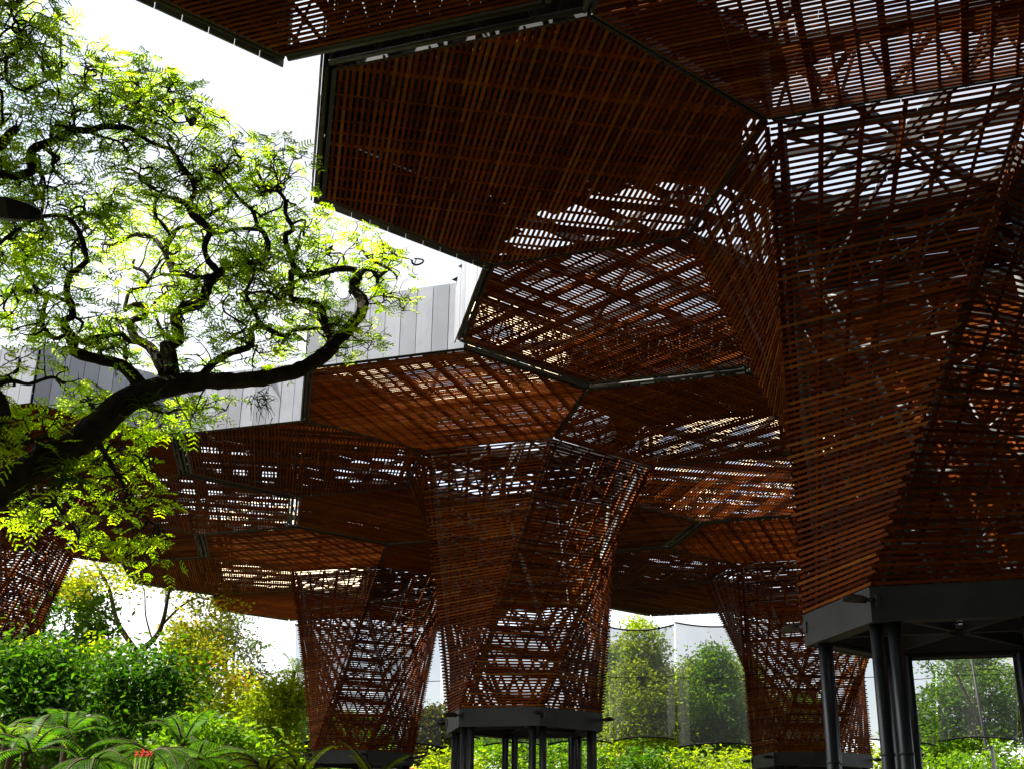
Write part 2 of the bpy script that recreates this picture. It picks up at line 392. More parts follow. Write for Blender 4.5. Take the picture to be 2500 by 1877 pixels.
m = MB()                                            # wooden studs that carry the slats
for k in range(6):
    for f in (.04, .2, .36, .52, .68, .84, .97):
        p0 = edge(k, .002)*(1-f)+edge(k+1, .002)*f; p1 = edge(k, .998)*(1-f)+edge(k+1, .998)*f
        m.bar(p0*1+Vector((0, 0, 0)), p1, .05, .07, up=(p0.x+p1.x, p0.y+p1.y, 0))
STUDS = m.mesh('studs', M_WOOD)
m = MB()                                            # steel skeleton inside the trunk
def ins(v, d=.30): 
    r = math.hypot(v.x, v.y); return Vector((v.x*(r-d)/r, v.y*(r-d)/r, v.z))
LV = [.0, .2, .4, .6, .8, .985]
for k in range(6):
    m.tube([ins(edge(k, 0)), ins(edge(k, .99))], .075, 8)
    for l, t in enumerate(LV):
        m.tube([ins(edge(k, t)), ins(edge(k+1, t))], .05, 6)
        if l < 5:
            a, b = (k, k+1) if (l+k) % 2 else (k+1, k)
            m.tube([ins(edge(a, t)), ins(edge(b, LV[l+1]))], .038, 6)
            if l >= 2: m.tube([ins(edge(b, t)), ins(edge(a, LV[l+1]))], .034, 6)
            mid = (ins(edge(k, t))+ins(edge(k+1, t)))/2
            m.tube([mid, (ins(edge(k, LV[l+1]))+ins(edge(k+1, LV[l+1])))/2], .03, 6)
SKEL = m.mesh('trunk', M_TRUSS)
m = MB()                                            # hexagonal ring beam under the trunk
for r0, r1, z0, z1 in ((RB-.02, RB+.05, ZB, ZT), (RB-.32, RB-.25, ZB+.08, ZT-.06)):
    vo = [(r1*math.cos(R(60*k)), r1*math.sin(R(60*k))) for k in range(6)]; vi = [(r0*math.cos(R(60*k)), r0*math.sin(R(60*k))) for k in range(6)]
    V = [(x, y, z) for z in (z0, z1) for x, y in vo]+[(x, y, z) for z in (z0, z1) for x, y in vi]
    F = []
    for k in range(6):
        q = (k+1) % 6
        F += [(k, q, 6+q, 6+k), (12+q, 12+k, 18+k, 18+q), (12+k, 12+q, q, k), (6+k, 6+q, 18+q, 18+k)]
    for f in F: m.add([V[i] for i in f], [(0, 1, 2, 3)], tint=.5)
for k in range(6):
    a = R(60*k)
    m.bar((.2*math.cos(a), .2*math.sin(a), ZB+.22), ((RB-.05)*math.cos(a), (RB-.05)*math.sin(a), ZB+.22), .1, .2)
    e0, e1 = ang2(a)*(RB-.16), ang2(a+R(60))*(RB-.16)
    m.bar((*e0, ZB+.035), (*e1, ZB+.035), .24, .05)
RING = m.mesh('ring_beam', M_RING)
m = MB(); m.tube([(0, 0, -.3), (0, 0, ZB+.05)], .105, 16); m.tube([(0, 0, 0), (0, 0, .06)], .2, 16); m.tube([(0, 0, 2.9), (0, 0, 2.94)], .113, 16)
COLM = m.mesh('column', M_COLUMN)
m = MB()                                            # wing shaped floodlight, local +X outward
prof = [(0, .05, .05), (.09, .14, .07), (.2, .16, .075), (.32, .1, .05), (.38, .02, .012)]
b = []
for x, w, h in prof: b.append([(x+.05, -w, .02), (x+.05, 0, .02+h), (x+.05, w, .02), (x+.05, 0, -.02-h*.25)])
for i in range(len(b)-1):
    for q in range(4): m.add([b[i][q], b[i][(q+1) % 4], b[i+1][(q+1) % 4], b[i+1][q]], [(0, 1, 2, 3)], tint=.5)
m.add(b[0], [(3, 2, 1, 0)], tint=.5); m.add(b[-1], [(0, 1, 2, 3)], tint=.5)
m.bar((-.12, 0, .02), (.09, 0, .02), .06, .05); m.box((-.1, 0, .0), (.06, .16, .18))
FLOOD = m.mesh('floodlight', M_LAMP)
# roof ring over the trunk with a round opening
def collar_mesh(r=2.95):
    m = MB(); n = 36
    for i in range(n):
        a0, a1 = 2*math.pi*i/n, 2*math.pi*(i+1)/n
        def hexr(a): 
            q = (a % R(60))-R(30); return AP/math.cos(q)
        p = [(r*math.cos(a0), r*math.sin(a0)), (hexr(a0)*math.cos(a0), hexr(a0)*math.sin(a0)), (hexr(a1)*math.cos(a1), hexr(a1)*math.sin(a1)), (r*math.cos(a1), r*math.sin(a1))]
        m.add([(x, y, ZR-.03) for x, y in p], [(0, 1, 2, 3)], tint=.5)
        m.add([(p[0][0], p[0][1], ZR-.03), (p[3][0], p[3][1], ZR-.03), (p[3][0], p[3][1], ZR+.25), (p[0][0], p[0][1], ZR+.25)], [(0, 1, 2, 3)], tint=.4)
    # purlins and lattice across the opening
    for k in range(3):
        a = R(60*k); m.bar((-AP*math.cos(a), -AP*math.sin(a), ZR-.12), (AP*math.cos(a), AP*math.sin(a), ZR-.12), .09, .16, tint=.3)
    for y in (-2.2, -1.1, 0, 1.1, 2.2):
        h = min(S-abs(y)/math.sqrt(3), 3.4); a = R(60)
        q = lambda x: (x*math.cos(a)-y*math.sin(a), x*math.sin(a)+y*math.cos(a), ZR-.3)
        m.bar(q(-h), q(h), .07, .1, tint=.2)
    for k in range(6):
        a, b = R(60*k), R(60*k+60); rr = S-.12
        for f0, f1 in ((0, .25), (.25, .5), (.5, .75), (.75, 1)):
            P0 = Vector((rr*math.cos(a), rr*math.sin(a), 0)); P1 = Vector((rr*math.cos(b), rr*math.sin(b), 0)); A_, B_ = P0.lerp(P1, f0), P0.lerp(P1, f1)
            m.bar(A_+Vector((0, 0, ZC+.1)), A_.lerp(B_, .5)+Vector((0, 0, ZR-.15)), .05, .05, tint=.2); m.bar(A_.lerp(B_, .5)+Vector((0, 0, ZR-.15)), B_+Vector((0, 0, ZC+.1)), .05, .05, tint=.2)
        m.bar((rr*math.cos(a), rr*math.sin(a), ZC+.1), (0, 0, ZR-.3), .06, .08, tint=.2)
    return m.mesh('roof_collar', M_ROOF)
COLLAR = collar_mesh()
for fn, c in FLOWERS:
    T = empty('timber_canopy', (c.x, c.y, 0), PHI)
    tag(T, FLAB[fn], 'canopy', 'hexagonal slatted timber canopies')
    near = fn in ('T1', 'T2')
    tr = obj('trunk', SKEL, T); obj('studs', STUDS, tr)
    if near:
        for k in NEAR_FACES[fn]:
            for j in range(NT): obj('slat', TR_SL[j], tr, rz=R(60*k))
        tag(obj('slats', TR_REST, tr), kind='stuff')
    else:
        tag(obj('slats', TR_ALL, tr), kind='stuff')
    obj('roof_collar', COLLAR, T)
    rg = obj('ring_beam', RING, T)
    for k in range(6):
        for s_ in (-1, 1):
            p = ang2(R(60*k))*(RB-.28)+ang2(R(60*k+90))*(s_*.15)
            obj('column', COLM, T, (p.x, p.y, 0))
        p = ang2(R(60*k))*(RB+.07)
        obj('floodlight', FLOOD, T, (p.x, p.y, ZB+.30), R(60*k-30))
    for n in range(6):
        al = R(30+60*n); pc = ang2(al)*(2*AP); w = petal_c(c, n)
        P = obj('petal', FRAME, T, (pc.x, pc.y, ZC), al)
        if (fn, n) in (('T0', 3), ('T1', 0), ('T1', 4), ('T1', 5)):
            for me in slat_meshes(): obj('ceiling_slat', me, P)
        else: tag(obj('ceiling_slats', SLATS_ALL, P), kind='stuff')
        obj('batten_grid', BATTENS, P); obj('roof', roof_mesh(w, PHI+al, (fn, n) in CLEAR), P)
        for ea in (-60, 0, 60):
            ga = PHI+al+R(ea); q = w+ang2(ga)*(2*AP)
            obj('truss', TRUSS, P, rz=R(ea))
            if min((q-h).length for h in HEXC) > 2.5:      # free edge: pale metal cladding
                obj('fascia_backing', FBACK, P, rz=R(ea))
                for i in range(10):
                    yy = (i-4.5)*pw; xx = AP+.16+random.uniform(-.004, .004)
                    e = R(ea); obj('fascia_panel', FPANEL, P, (xx*math.cos(e)-yy*math.sin(e), xx*math.sin(e)+yy*math.cos(e), 0), e+random.uniform(-.006, .006))

# ------------------------------------------------------------------ vegetation helpers
def poly_mask(P):
    def f(x, y): return in_poly(x, y, P)
    return f
def curve_pts(P, step):
    """Catmull-Rom through (x,y,z,r) points"""
    P = [np.array(p, float) for p in P]; out = []
    for i in range(len(P)-1):
        a, b, c, d = P[max(i-1, 0)], P[i], P[i+1], P[min(i+2, len(P)-1)]
        n = max(1, int(np.linalg.norm((c-b)[:3])/step))
        for k in range(n):
            t = k/n
            q = .5*((2*b)+(c-a)*t+(2*a-5*b+4*c-d)*t*t+(3*b-a-3*c+d)*t**3); q[3] = b[3]+(c[3]-b[3])*t; out.append(q)
    out.append(P[-1]); return out
def unit(v):
    n = np.linalg.norm(v, axis=-1, keepdims=True); return v/np.maximum(n, 1e-9)
def leaf_quads(C, A, W, fold=.0):
    """diamond leaves: centre C, half length vector A, half width vector W"""
    return np.stack([C-A, C+W-A*.1, C+A, C-W-A*.1], 1)
def rand_dirs(n): return unit(rng.normal(size=(n, 3)))
def leaves_at(C, size, flat=.5, asp=.45, jit=.35):
    n = len(C); a = rand_dirs(n); a[:, 2] *= (1-flat); a = unit(a)
    b = np.cross(a, rand_dirs(n)*np.array([1, 1, .3])+np.array([0, 0, flat*1.5])); b = unit(b)
    s = size*(1+rng.uniform(-jit, jit, n))[:, None]
    return leaf_quads(C, a*s, b*s*asp)
def clumps(lobes, n_clump, n_leaf, spread, surf=.6):
    """leaf centres in clumps inside ellipsoid lobes [(centre, radii, weight)]; also a tint per leaf"""
    w = np.array([l[2] for l in lobes]); w = w/w.sum(); out = []; tn = []; cs = []
    for k in rng.choice(len(lobes), n_clump, p=w):
        c, r, _ = lobes[k]; d = rand_dirs(1)[0]; rr = rng.uniform(surf, 1)**.7 if rng.random() < .75 else rng.uniform(.15, 1)
        cc = np.array(c)+d*rr*np.array(r); cs.append(cc)
        m_ = max(3, int(n_leaf*rng.uniform(.5, 1.5)))
        q = rng.normal(size=(m_, 3))*np.array([1, 1, .62])*spread*rng.uniform(.6, 1.3)
        out.append(cc+q); t0 = rng.uniform(.15, .75)
        tn.append(np.clip(t0+rng.normal(size=m_)*.16+q[:, 2]/spread*.06, 0, 1))
    return np.concatenate(out), np.concatenate(tn), np.array(cs)
def limb(m, p0, p1, r0, r1, wig=.08, n=8, sides=7):
    p0, p1 = np.array(p0, float), np.array(p1, float); L = np.linalg.norm(p1-p0); pts = []; off = np.zeros(3)
    ph = rng.uniform(0, 6.28, 3); am = rng.uniform(.5, 1, 3)*wig*L
    for i in range(n+1):
        t = i/n; o = np.sin(ph+t*np.array([5, 6, 4]))-np.sin(ph); o2 = np.sin(ph+np.array([5, 6, 4]))-np.sin(ph)
        pts.append(p0+(p1-p0)*t+(o-o2*t)*am*.5)
    m.tube(pts, [r0+(r1-r0)*i/n for i in range(n+1)], sides, wob=.06); return pts
def tree(name, label, cat, base, lobes, leafm, n_clump, n_leaf, size, spread, trunk_r=.15, bark=None, fork=None, flat=.4, asp=.45, surf=.6, group=None, nlimb=14, extra=None):
    base = Vector(base); T = empty(name, base); tag(T, label, cat, group); b = np.array(base)
    C, tn, cs = clumps(lobes, n_clump, n_leaf, spread, surf)
    m = MB(); top = np.array(fork) if fork is not None else np.array(lobes[0][0])-np.array([0, 0, lobes[0][1][2]*.7])
    tp = limb(m, b-np.array([0, 0, .2]), top, trunk_r, trunk_r*.7, .05, 10, 9)
    idx = rng.choice(len(cs), min(nlimb, len(cs)), replace=False)
    for i in idx:
        mid = top+(cs[i]-top)*.5+rng.normal(size=3)*.1*np.linalg.norm(cs[i]-top); 
        r = trunk_r*rng.uniform(.25, .5)
        a = limb(m, top, mid, r, r*.6, .12, 5, 6); limb(m, mid, cs[i], r*.6, r*.15, .15, 5, 5)
    m.v = [tuple(np.array(q)-b) for q in m.v]
    m.build('trunk', bark or M_BARK2, T)
    V = leaves_at(C-b, size, flat, asp)
    obj('crown', quads_mesh('crown', V, leafm, tn), T)
    return T
def frond_quads(p0, d0, L, droop, n, wmax, up=np.array([0, 0, 1.]), lean=.35, sag=.25, teeth=0):
    """a pinnate frond: returns quads and the points of its midrib"""
    pts = []; d = unit(np.array(d0, float)); p = np.array(p0, float); step = L/n; Q = []
    for i in range(n+1):
        pts.append(p.copy()); d = unit(d+np.array([0, 0, -droop/n*(.4+1.6*i/n)])); p = p+d*step
    for i in range(1, n+1):
        t = i/n; w = wmax*math.sin(math.pi*min(1, t*.86+.12))**.8*(1-.25*t)+.02
        dd = unit(pts[i]-pts[i-1]); s = unit(np.cross(dd, up)); nn = np.cross(s, dd)
        for sg in (-1, 1):
            tip = pts[i]+(s*sg*(1-.1)+dd*lean-nn*sag)*w
            if teeth:
                ax = tip-pts[i]
                for j in range(teeth):
                    u = (j+.5)/teeth; c = pts[i]+ax*u-np.array([0, 0, .05*w*u*u]); ll = w*.17*(1-u*.75)+.006
                    for s2 in (-1, 1):
                        lv = unit(dd*s2+unit(ax)*.35)*ll; ww = unit(ax)*w/teeth*.42
                        Q.append([c, c+lv*.5+ww, c+lv, c+lv*.5-ww])
            else:
                ww = dd*step*.42
                mid = pts[i]+(tip-pts[i])*.5+nn*.02*w
                Q.append([pts[i]-ww*.3, mid-ww, tip, mid+ww])
    return Q, pts
def fern(name, label, cat, base, H, nfr, L, wmax, leafm, group=None, n=26, droop=1.5, el=(.3, 1.0), teeth=5, tr=.06, az=None):
    T = empty(name, base); tag(T, label, cat, group); m = MB(); Q = []
    if H > .15: limb(m, (0, 0, -.1), (rng.uniform(-.1, .1), rng.uniform(-.1, .1), H), tr*1.3, tr, .03, 8, 8)
    for k in range(nfr):
        a = 2*math.pi*k/nfr+rng.uniform(-.3, .3) if az is None else az[k % len(az)]+rng.uniform(-.15, .15); e = rng.uniform(*el)
        q, pts = frond_quads((0, 0, H), (math.cos(a)*math.cos(e), math.sin(a)*math.cos(e), math.sin(e)), L*rng.uniform(.75, 1.15), droop*rng.uniform(.7, 1.3), n, wmax*rng.uniform(.85, 1.1), teeth=teeth)
        Q += q; m.tube(pts, [.016*(1-i/len(pts))+.004 for i in range(len(pts))], 4)
    m.build('stems', M_BARK2 if H > .15 else M_LEAF_MID, T)
    obj('fronds', quads_mesh('fronds', np.array(Q), leafm, np.clip(rng.normal(.55, .2, len(Q)), 0, 1)), T); return T

# ------------------------------------------------------------------ the big rain tree
BR = """-6.04,12.6,4.67,0.258 -5.8,12.75,4.91,0.215 -5.59,12.9,5.18,0.19 -5.29,13.05,5.52,0.186 -5.04,13.2,5.75,0.181 -4.81,13.35,6.07,0.175 -4.62,13.5,6.38,0.17 -4.43,13.65,6.6,0.15 -4.13,13.8,6.75,0.134 -3.82,13.95,6.87,0.118 -3.4,14.1,6.95,0.101 -2.98,14.25,7.05,0.097 -2.74,14.4,7.19,0.099 -2.58,14.55,7.35,0.1 -2.37,14.7,7.61,0.097 -2.33,14.85,7.8,0.083 -2.13,15,8.14,0.079 -2.06,15.15,8.41,0.081 -2.09,15.3,8.63,0.077 -2.23,15.45,8.86,0.072 -2.2,15.6,9.11,0.068;-2.2,15.6,9.11,0.063 -2.25,15.5,9.17,0.052 -2.4,15.4,9.13,0.047 -2.59,15.3,9.03,0.046 -2.81,15.2,8.9,0.043 -2.94,15.1,8.88,0.041 -3.01,15,8.97,0.042 -3.09,14.9,9.21,0.04 -3.09,14.8,9.34,0.038 -2.99,14.7,9.35,0.036 -3.09,14.6,9.55,0.032 -3.09,14.5,9.67,0.03 -3.18,14.4,9.77,0.024 -3.33,14.3,9.71,0.016 -3.32,14.2,9.57,0.012;-2.2,15.6,9.11,0.047 -2.12,15.72,9.29,0.042 -2.02,15.84,9.33,0.038 -1.97,15.96,9.27,0.034 -1.92,16.08,9.4,0.032 -1.85,16.2,9.53,0.033;-1.97,16,9.29,0.028 -2,16.13,9.23,0.022 -1.91,16.27,9.2,0.02 -1.94,16.4,9.17,0.013;-1.85,16.2,9.53,0.015 -2.07,16.3,9.72,0.018 -2.22,16.4,9.84,0.016 -2.28,16.5,9.99,0.011 -2.11,16.6,9.92,0.013 -1.78,16.7,9.98,0.009 -1.56,16.8,9.96,0.007;-2.42,15.2,7.88,0.06 -2.55,15.12,8.21,0.05 -2.61,15.03,8.37,0.048 -2.82,14.95,8.44,0.045 -2.97,14.87,8.44,0.042 -2.97,14.78,8.6,0.042 -2.97,14.7,8.78,0.042;-3.83,14.1,7,0.057 -3.77,14.22,7.21,0.048 -3.63,14.34,7.38,0.045 -3.4,14.45,7.51,0.047 -3.38,14.57,7.68,0.046 -3.42,14.69,7.88,0.044 -3.31,14.81,7.98,0.041 -3.1,14.93,7.92,0.034 -3,15.05,7.93,0.032 -2.95,15.16,8.07,0.028 -2.77,15.28,8.17,0.026 -2.63,15.4,8.22,0.018;-3.25,14.5,7.84,0.033 -3.33,14.35,7.98,0.031 -3.41,14.2,8.1,0.027 -3.39,14.05,8.14,0.023 -3.28,13.9,8.23,0.019 -3.26,13.75,8.34,0.013 -3.12,13.6,8.37,0.009;-3.37,14,8.07,0.019 -3.17,13.9,8.05,0.017 -3.02,13.8,7.99,0.017 -2.88,13.7,7.86,0.015 -2.77,13.6,7.91,0.011;-3.29,14.2,7.92,0.017 -3.18,14.4,8.22,0.015 -3.16,14.6,8.44,0.012 -3.07,14.8,8.6,0.01;-3.42,14.5,7.61,0.023 -3.47,14.38,7.62,0.019 -3.55,14.25,7.59,0.019 -3.43,14.12,7.6,0.017 -3.34,14,7.62,0.017 -3.46,13.88,7.67,0.015 -3.55,13.75,7.69,0.014 -3.55,13.62,7.77,0.012 -3.45,13.5,7.82,0.009;-4.13,13.8,6.9,0.094 -4.19,13.86,7.15,0.089 -4.28,13.92,7.31,0.084 -4.16,13.97,7.42,0.078 -4.22,14.03,7.64,0.072 -4.26,14.09,7.77,0.071 -4.17,14.15,7.94,0.072 -4,14.21,8.03,0.071 -3.96,14.26,8.21,0.067 -3.92,14.32,8.42,0.062 -3.84,14.38,8.54,0.058 -3.73,14.44,8.68,0.049 -3.5,14.49,8.75,0.045 -3.36,14.55,8.83,0.041 -3.29,14.61,9.06,0.038 -3.36,14.67,9.26,0.036 -3.46,14.73,9.38,0.034 -3.72,14.78,9.41,0.028 -3.97,14.84,9.41,0.028 -4.15,14.9,9.39,0.035;-3.92,13.9,7.89,0.035 -4.02,13.98,7.99,0.034 -4.05,14.05,8.17,0.033 -4.03,14.12,8.33,0.033 -3.89,14.2,8.41,0.031;-3.8,14.2,8.47,0.046 -3.92,14.09,8.57,0.04 -3.96,13.98,8.72,0.04 -3.88,13.87,8.84,0.038 -3.92,13.76,8.92,0.036 -4.09,13.65,9.05,0.034 -4.13,13.55,9.1,0.032 -4.01,13.44,9.12,0.028 -4,13.33,9.29,0.026 -4.14,13.22,9.46,0.022 -4.24,13.11,9.56,0.018 -4.29,13,9.62,0.015;-4.04,14.1,8.32,0.042 -4.22,14.21,8.43,0.04 -4.41,14.33,8.52,0.039 -4.54,14.44,8.71,0.039 -4.65,14.55,8.96,0.039 -4.64,14.66,9.15,0.032 -4.58,14.78,9.37,0.028 -4.44,14.89,9.51,0.024 -4.33,15,9.58,0.018;-4.64,14.5,8.93,0.033 -4.87,14.66,9.19,0.03 -5.13,14.82,9.3,0.03 -5.36,14.98,9.32,0.029 -5.55,15.14,9.31,0.021 -5.79,15.3,9.41,0.015;-3.46,14.7,9.37,0.03 -3.49,14.52,9.45,0.028 -3.51,14.33,9.48,0.026 -3.62,14.15,9.53,0.021 -3.69,13.97,9.6,0.019 -3.74,13.78,9.61,0.017 -3.8,13.6,9.61,0.013;-3.4,14.4,9.39,0.018 -3.26,14.27,9.4,0.016 -3.08,14.13,9.38,0.014 -3.02,14,9.39,0.012;-4,14,9.16,0.021 -3.93,14.16,9.33,0.023 -3.83,14.32,9.49,0.024 -3.8,14.48,9.69,0.022 -3.86,14.64,9.92,0.02 -3.99,14.8,10.13,0.016;-2.98,14.8,9.02,0.028 -2.97,15,9.26,0.02 -3.02,15.2,9.5,0.017 -2.99,15.4,9.75,0.013 -2.86,15.6,9.9,0.009;-2.57,15.2,8.98,0.018 -2.4,15.38,9.19,0.019 -2.44,15.55,9.44,0.015 -2.6,15.72,9.54,0.011 -2.84,15.9,9.63,0.009;-4.21,13.8,9.26,0.019 -4.44,13.96,9.41,0.017 -4.7,14.12,9.48,0.019 -4.77,14.28,9.36,0.018 -4.68,14.44,9.25,0.016 -4.62,14.6,9.23,0.014;-4.39,13.7,6.63,0.093 -4.54,13.65,6.81,0.084 -4.69,13.6,6.94,0.075 -4.89,13.55,6.98,0.067 -5.13,13.5,7.01,0.067 -5.21,13.45,7.03,0.066 -5.24,13.4,7.16,0.062 -5.31,13.35,7.29,0.058 -5.32,13.3,7.36,0.053 -5.2,13.25,7.4,0.048 -5.2,13.2,7.51,0.044 -5.26,13.15,7.62,0.04 -5.27,13.1,7.83,0.037 -5.16,13.05,7.94,0.035 -5.05,13,8,0.035 -5.07,12.95,8.11,0.033 -5.1,12.9,8.22,0.032 -5.26,12.85,8.45,0.03 -5.35,12.8,8.48,0.026 -5.54,12.75,8.47,0.024 -5.74,12.7,8.34,0.023 -5.9,12.65,8.13,0.021 -6.05,12.6,7.92,0.017;-5.24,13.2,7.15,0.03 -5.43,13.31,7.14,0.026 -5.63,13.42,7.35,0.027 -5.72,13.53,7.61,0.027 -5.74,13.64,7.82,0.029 -5.91,13.76,7.97,0.026 -6.08,13.87,8.21,0.024 -6.22,13.98,8.45,0.023 -6.28,14.09,8.63,0.019 -6.43,14.2,8.81,0.013;-5.21,13.1,7.52,0.026 -5.43,13.3,7.65,0.025 -5.65,13.5,7.78,0.025 -5.97,13.7,7.91,0.02 -6.2,13.9,8.08,0.015;-5.25,13.4,7.23,0.034 -5.12,13.48,7.16,0.032 -5.11,13.57,7.27,0.03 -4.97,13.65,7.33,0.031 -4.78,13.73,7.4,0.031 -4.71,13.82,7.32,0.033 -4.63,13.9,7.36,0.035;-4.25,13.9,6.95,0.077 -4.4,13.96,7.19,0.069 -4.53,14.03,7.35,0.065 -4.69,14.09,7.46,0.056 -4.81,14.16,7.63,0.052 -4.83,14.22,7.78,0.047 -4.7,14.29,7.85,0.044 -4.72,14.35,7.98,0.04 -4.82,14.42,8.09,0.035 -4.98,14.48,8.1,0.031 -5.07,14.55,8.06,0.027 -5.08,14.61,8.28,0.027 -5.07,14.68,8.42,0.027 -4.96,14.74,8.47,0.026 -4.9,14.81,8.62,0.026 -5.02,14.87,8.8,0.024 -5.19,14.94,8.9,0.022 -5.21,15,9.06,0.016;-4.86,14.7,8.57,0.018 -4.82,14.87,8.87,0.016 -4.81,15.03,9.04,0.014 -4.77,15.2,9.22,0.01;-4.3,14,7.46,0.028 -4.52,14.15,7.73,0.021 -4.6,14.3,7.96,0.019 -4.63,14.45,8.17,0.014 -4.47,14.6,8.42,0.01;-5.22,13.3,7.42,0.019 -5.11,13.27,7.33,0.018 -5.12,13.23,7.22,0.016 -5.13,13.2,7.15,0.014;-4.66,13.7,7.06,0.018 -4.7,13.63,7.15,0.016 -4.8,13.57,7.18,0.014 -4.89,13.5,7.07,0.011;-6.28,12.2,8.4,0.067 -6.11,12.28,8.64,0.059 -5.97,12.36,8.81,0.053 -5.82,12.43,8.82,0.053 -5.68,12.51,8.92,0.057 -5.75,12.59,9.19,0.057 -5.73,12.67,9.36,0.053 -5.57,12.75,9.5,0.049 -5.47,12.83,9.65,0.047 -5.39,12.9,9.74,0.047 -5.27,12.98,9.77,0.042 -5.16,13.06,9.89,0.039 -4.97,13.14,9.92,0.035 -4.85,13.22,9.95,0.03 -4.67,13.3,9.85,0.026 -4.48,13.37,9.8,0.024 -4.39,13.45,9.83,0.023 -4.3,13.53,9.72,0.023 -4.23,13.61,9.6,0.023 -4.13,13.69,9.52,0.025 -4.11,13.77,9.37,0.027 -4.22,13.84,9.26,0.027 -4.15,13.92,9.15,0.029 -3.96,14,9.02,0.031;-5.42,12.9,9.74,0.029 -5.53,12.8,9.74,0.025 -5.61,12.7,9.63,0.027 -5.56,12.6,9.44,0.023;-5.61,12.6,9.3,0.03 -5.44,12.45,9.11,0.028 -5.33,12.3,8.9,0.029;-5.43,12.9,9.83,0.016 -5.54,13.08,10.16,0.015 -5.66,13.26,10.45,0.014 -5.6,13.44,10.68,0.013 -5.72,13.62,11.01,0.012 -5.79,13.8,11.25,0.009;-4.94,13.1,9.92,0.02 -5.02,13.21,10.14,0.017 -5.1,13.32,10.26,0.017 -5.03,13.44,10.45,0.017 -4.86,13.55,10.5,0.016 -4.75,13.66,10.62,0.016 -4.76,13.78,10.77,0.014 -4.68,13.89,10.84,0.012 -4.68,14,11.13,0.009;-4.97,13.3,10.31,0.013 -5.12,13.45,10.5,0.011 -5.21,13.6,10.73,0.01;-5.24,12.9,9.72,0.02 -5.09,13.03,9.72,0.016 -4.97,13.15,9.76,0.015 -4.89,13.28,9.73,0.013 -4.9,13.4,9.7,0.009;-6.13,12.2,8.93,0.068 -5.99,12.27,9.17,0.06 -5.94,12.33,9.33,0.061 -5.91,12.4,9.45,0.049;-6.4,12.3,10.29,0.032 -6.25,12.42,10.4,0.027 -6.21,12.53,10.54,0.024 -6.17,12.65,10.74,0.022 -6.25,12.77,11.04,0.017 -6.4,12.88,11.36,0.013 -6.56,13,11.65,0.01;-6.22,12.5,10.48,0.023 -6.19,12.58,10.19,0.025 -6.12,12.66,10.16,0.02 -6.02,12.74,10.22,0.016 -5.92,12.82,10.34,0.015 -5.87,12.9,10.33,0.009;-5.91,12.8,10.33,0.013 -5.85,12.93,10.51,0.011 -5.9,13.07,10.76,0.009 -6.08,13.2,10.98,0.007;-6.24,12.3,10,0.035 -6.15,12.4,9.94,0.023 -6.17,12.5,9.72,0.019 -6.15,12.6,9.58,0.016;-4.87,13.6,10.53,0.014 -5.05,13.73,10.83,0.014 -5.15,13.87,11.08,0.012 -5.17,14,11.36,0.009;-4.72,13.6,10.51,0.015 -4.62,13.8,10.56,0.014 -4.52,14,10.57,0.014 -4.41,14.2,10.75,0.009;-4.94,13.3,10.25,0.015 -4.8,13.44,10.27,0.015 -4.65,13.58,10.3,0.013 -4.49,13.72,10.26,0.012 -4.4,13.86,10.19,0.012 -4.5,14,10.12,0.014;-5.71,12.7,9.26,0.016 -5.67,12.75,9.08,0.016 -5.61,12.8,8.93,0.018 -5.62,12.85,8.76,0.018 -5.63,12.9,8.59,0.018;-4.61,13.4,9.43,0.015 -4.71,13.5,9.44,0.013 -4.66,13.6,9.37,0.015 -4.53,13.7,9.32,0.017 -4.42,13.8,9.29,0.019 -4.27,13.9,9.27,0.021;-5.12,13.4,8.81,0.024 -5.25,13.15,8.73,0.022 -5.28,12.9,8.53,0.019;-4.59,13.8,9.31,0.015 -4.65,13.93,9.15,0.017 -4.56,14.07,9.05,0.019 -4.49,14.2,8.99,0.021;-5.86,12,6.12,0.148 -5.59,12.07,6.02,0.137 -5.44,12.15,5.88,0.125 -5.47,12.23,5.67,0.141 -5.64,12.3,5.4,0.172;-4.77,13.3,5.93,0.042 -4.68,13.5,5.76,0.029 -4.58,13.7,5.57,0.024 -4.51,13.9,5.38,0.019 -4.37,14.1,5.22,0.014 -4.23,14.3,5.12,0.009;-5.07,13.1,5.63,0.037 -5.11,13.38,5.47,0.029 -5.24,13.65,5.3,0.024 -5.23,13.92,5.16,0.019 -5.14,14.2,4.99,0.012;-5.46,12.4,5.6,0.04 -5.35,12.7,5.68,0.029 -5.23,13,5.82,0.023 -5.2,13.3,5.85,0.017;-5.65,12.4,6.17,0.04 -5.55,12.65,6.37,0.03 -5.45,12.9,6.42,0.023 -5.33,13.15,6.6,0.019 -5.28,13.4,6.61,0.014;-4.46,14.1,6.58,0.024 -4.32,14.28,6.58,0.018 -4.2,14.45,6.69,0.015 -4.02,14.62,6.73,0.011 -3.88,14.8,6.84,0.008;-5,13.4,5.88,0.026 -5.03,13.6,6.11,0.017 -4.99,13.8,6.39,0.016 -5.16,14,6.61,0.013 -5.14,14.2,6.8,0.009;-4.64,13.9,5.63,0.018 -4.55,14.1,5.8,0.014 -4.52,14.3,5.99,0.011 -4.52,14.5,6.19,0.007"""
BR = [[[float(v) for v in q.split(',')] for q in b.split()] for b in BR.split(';')]
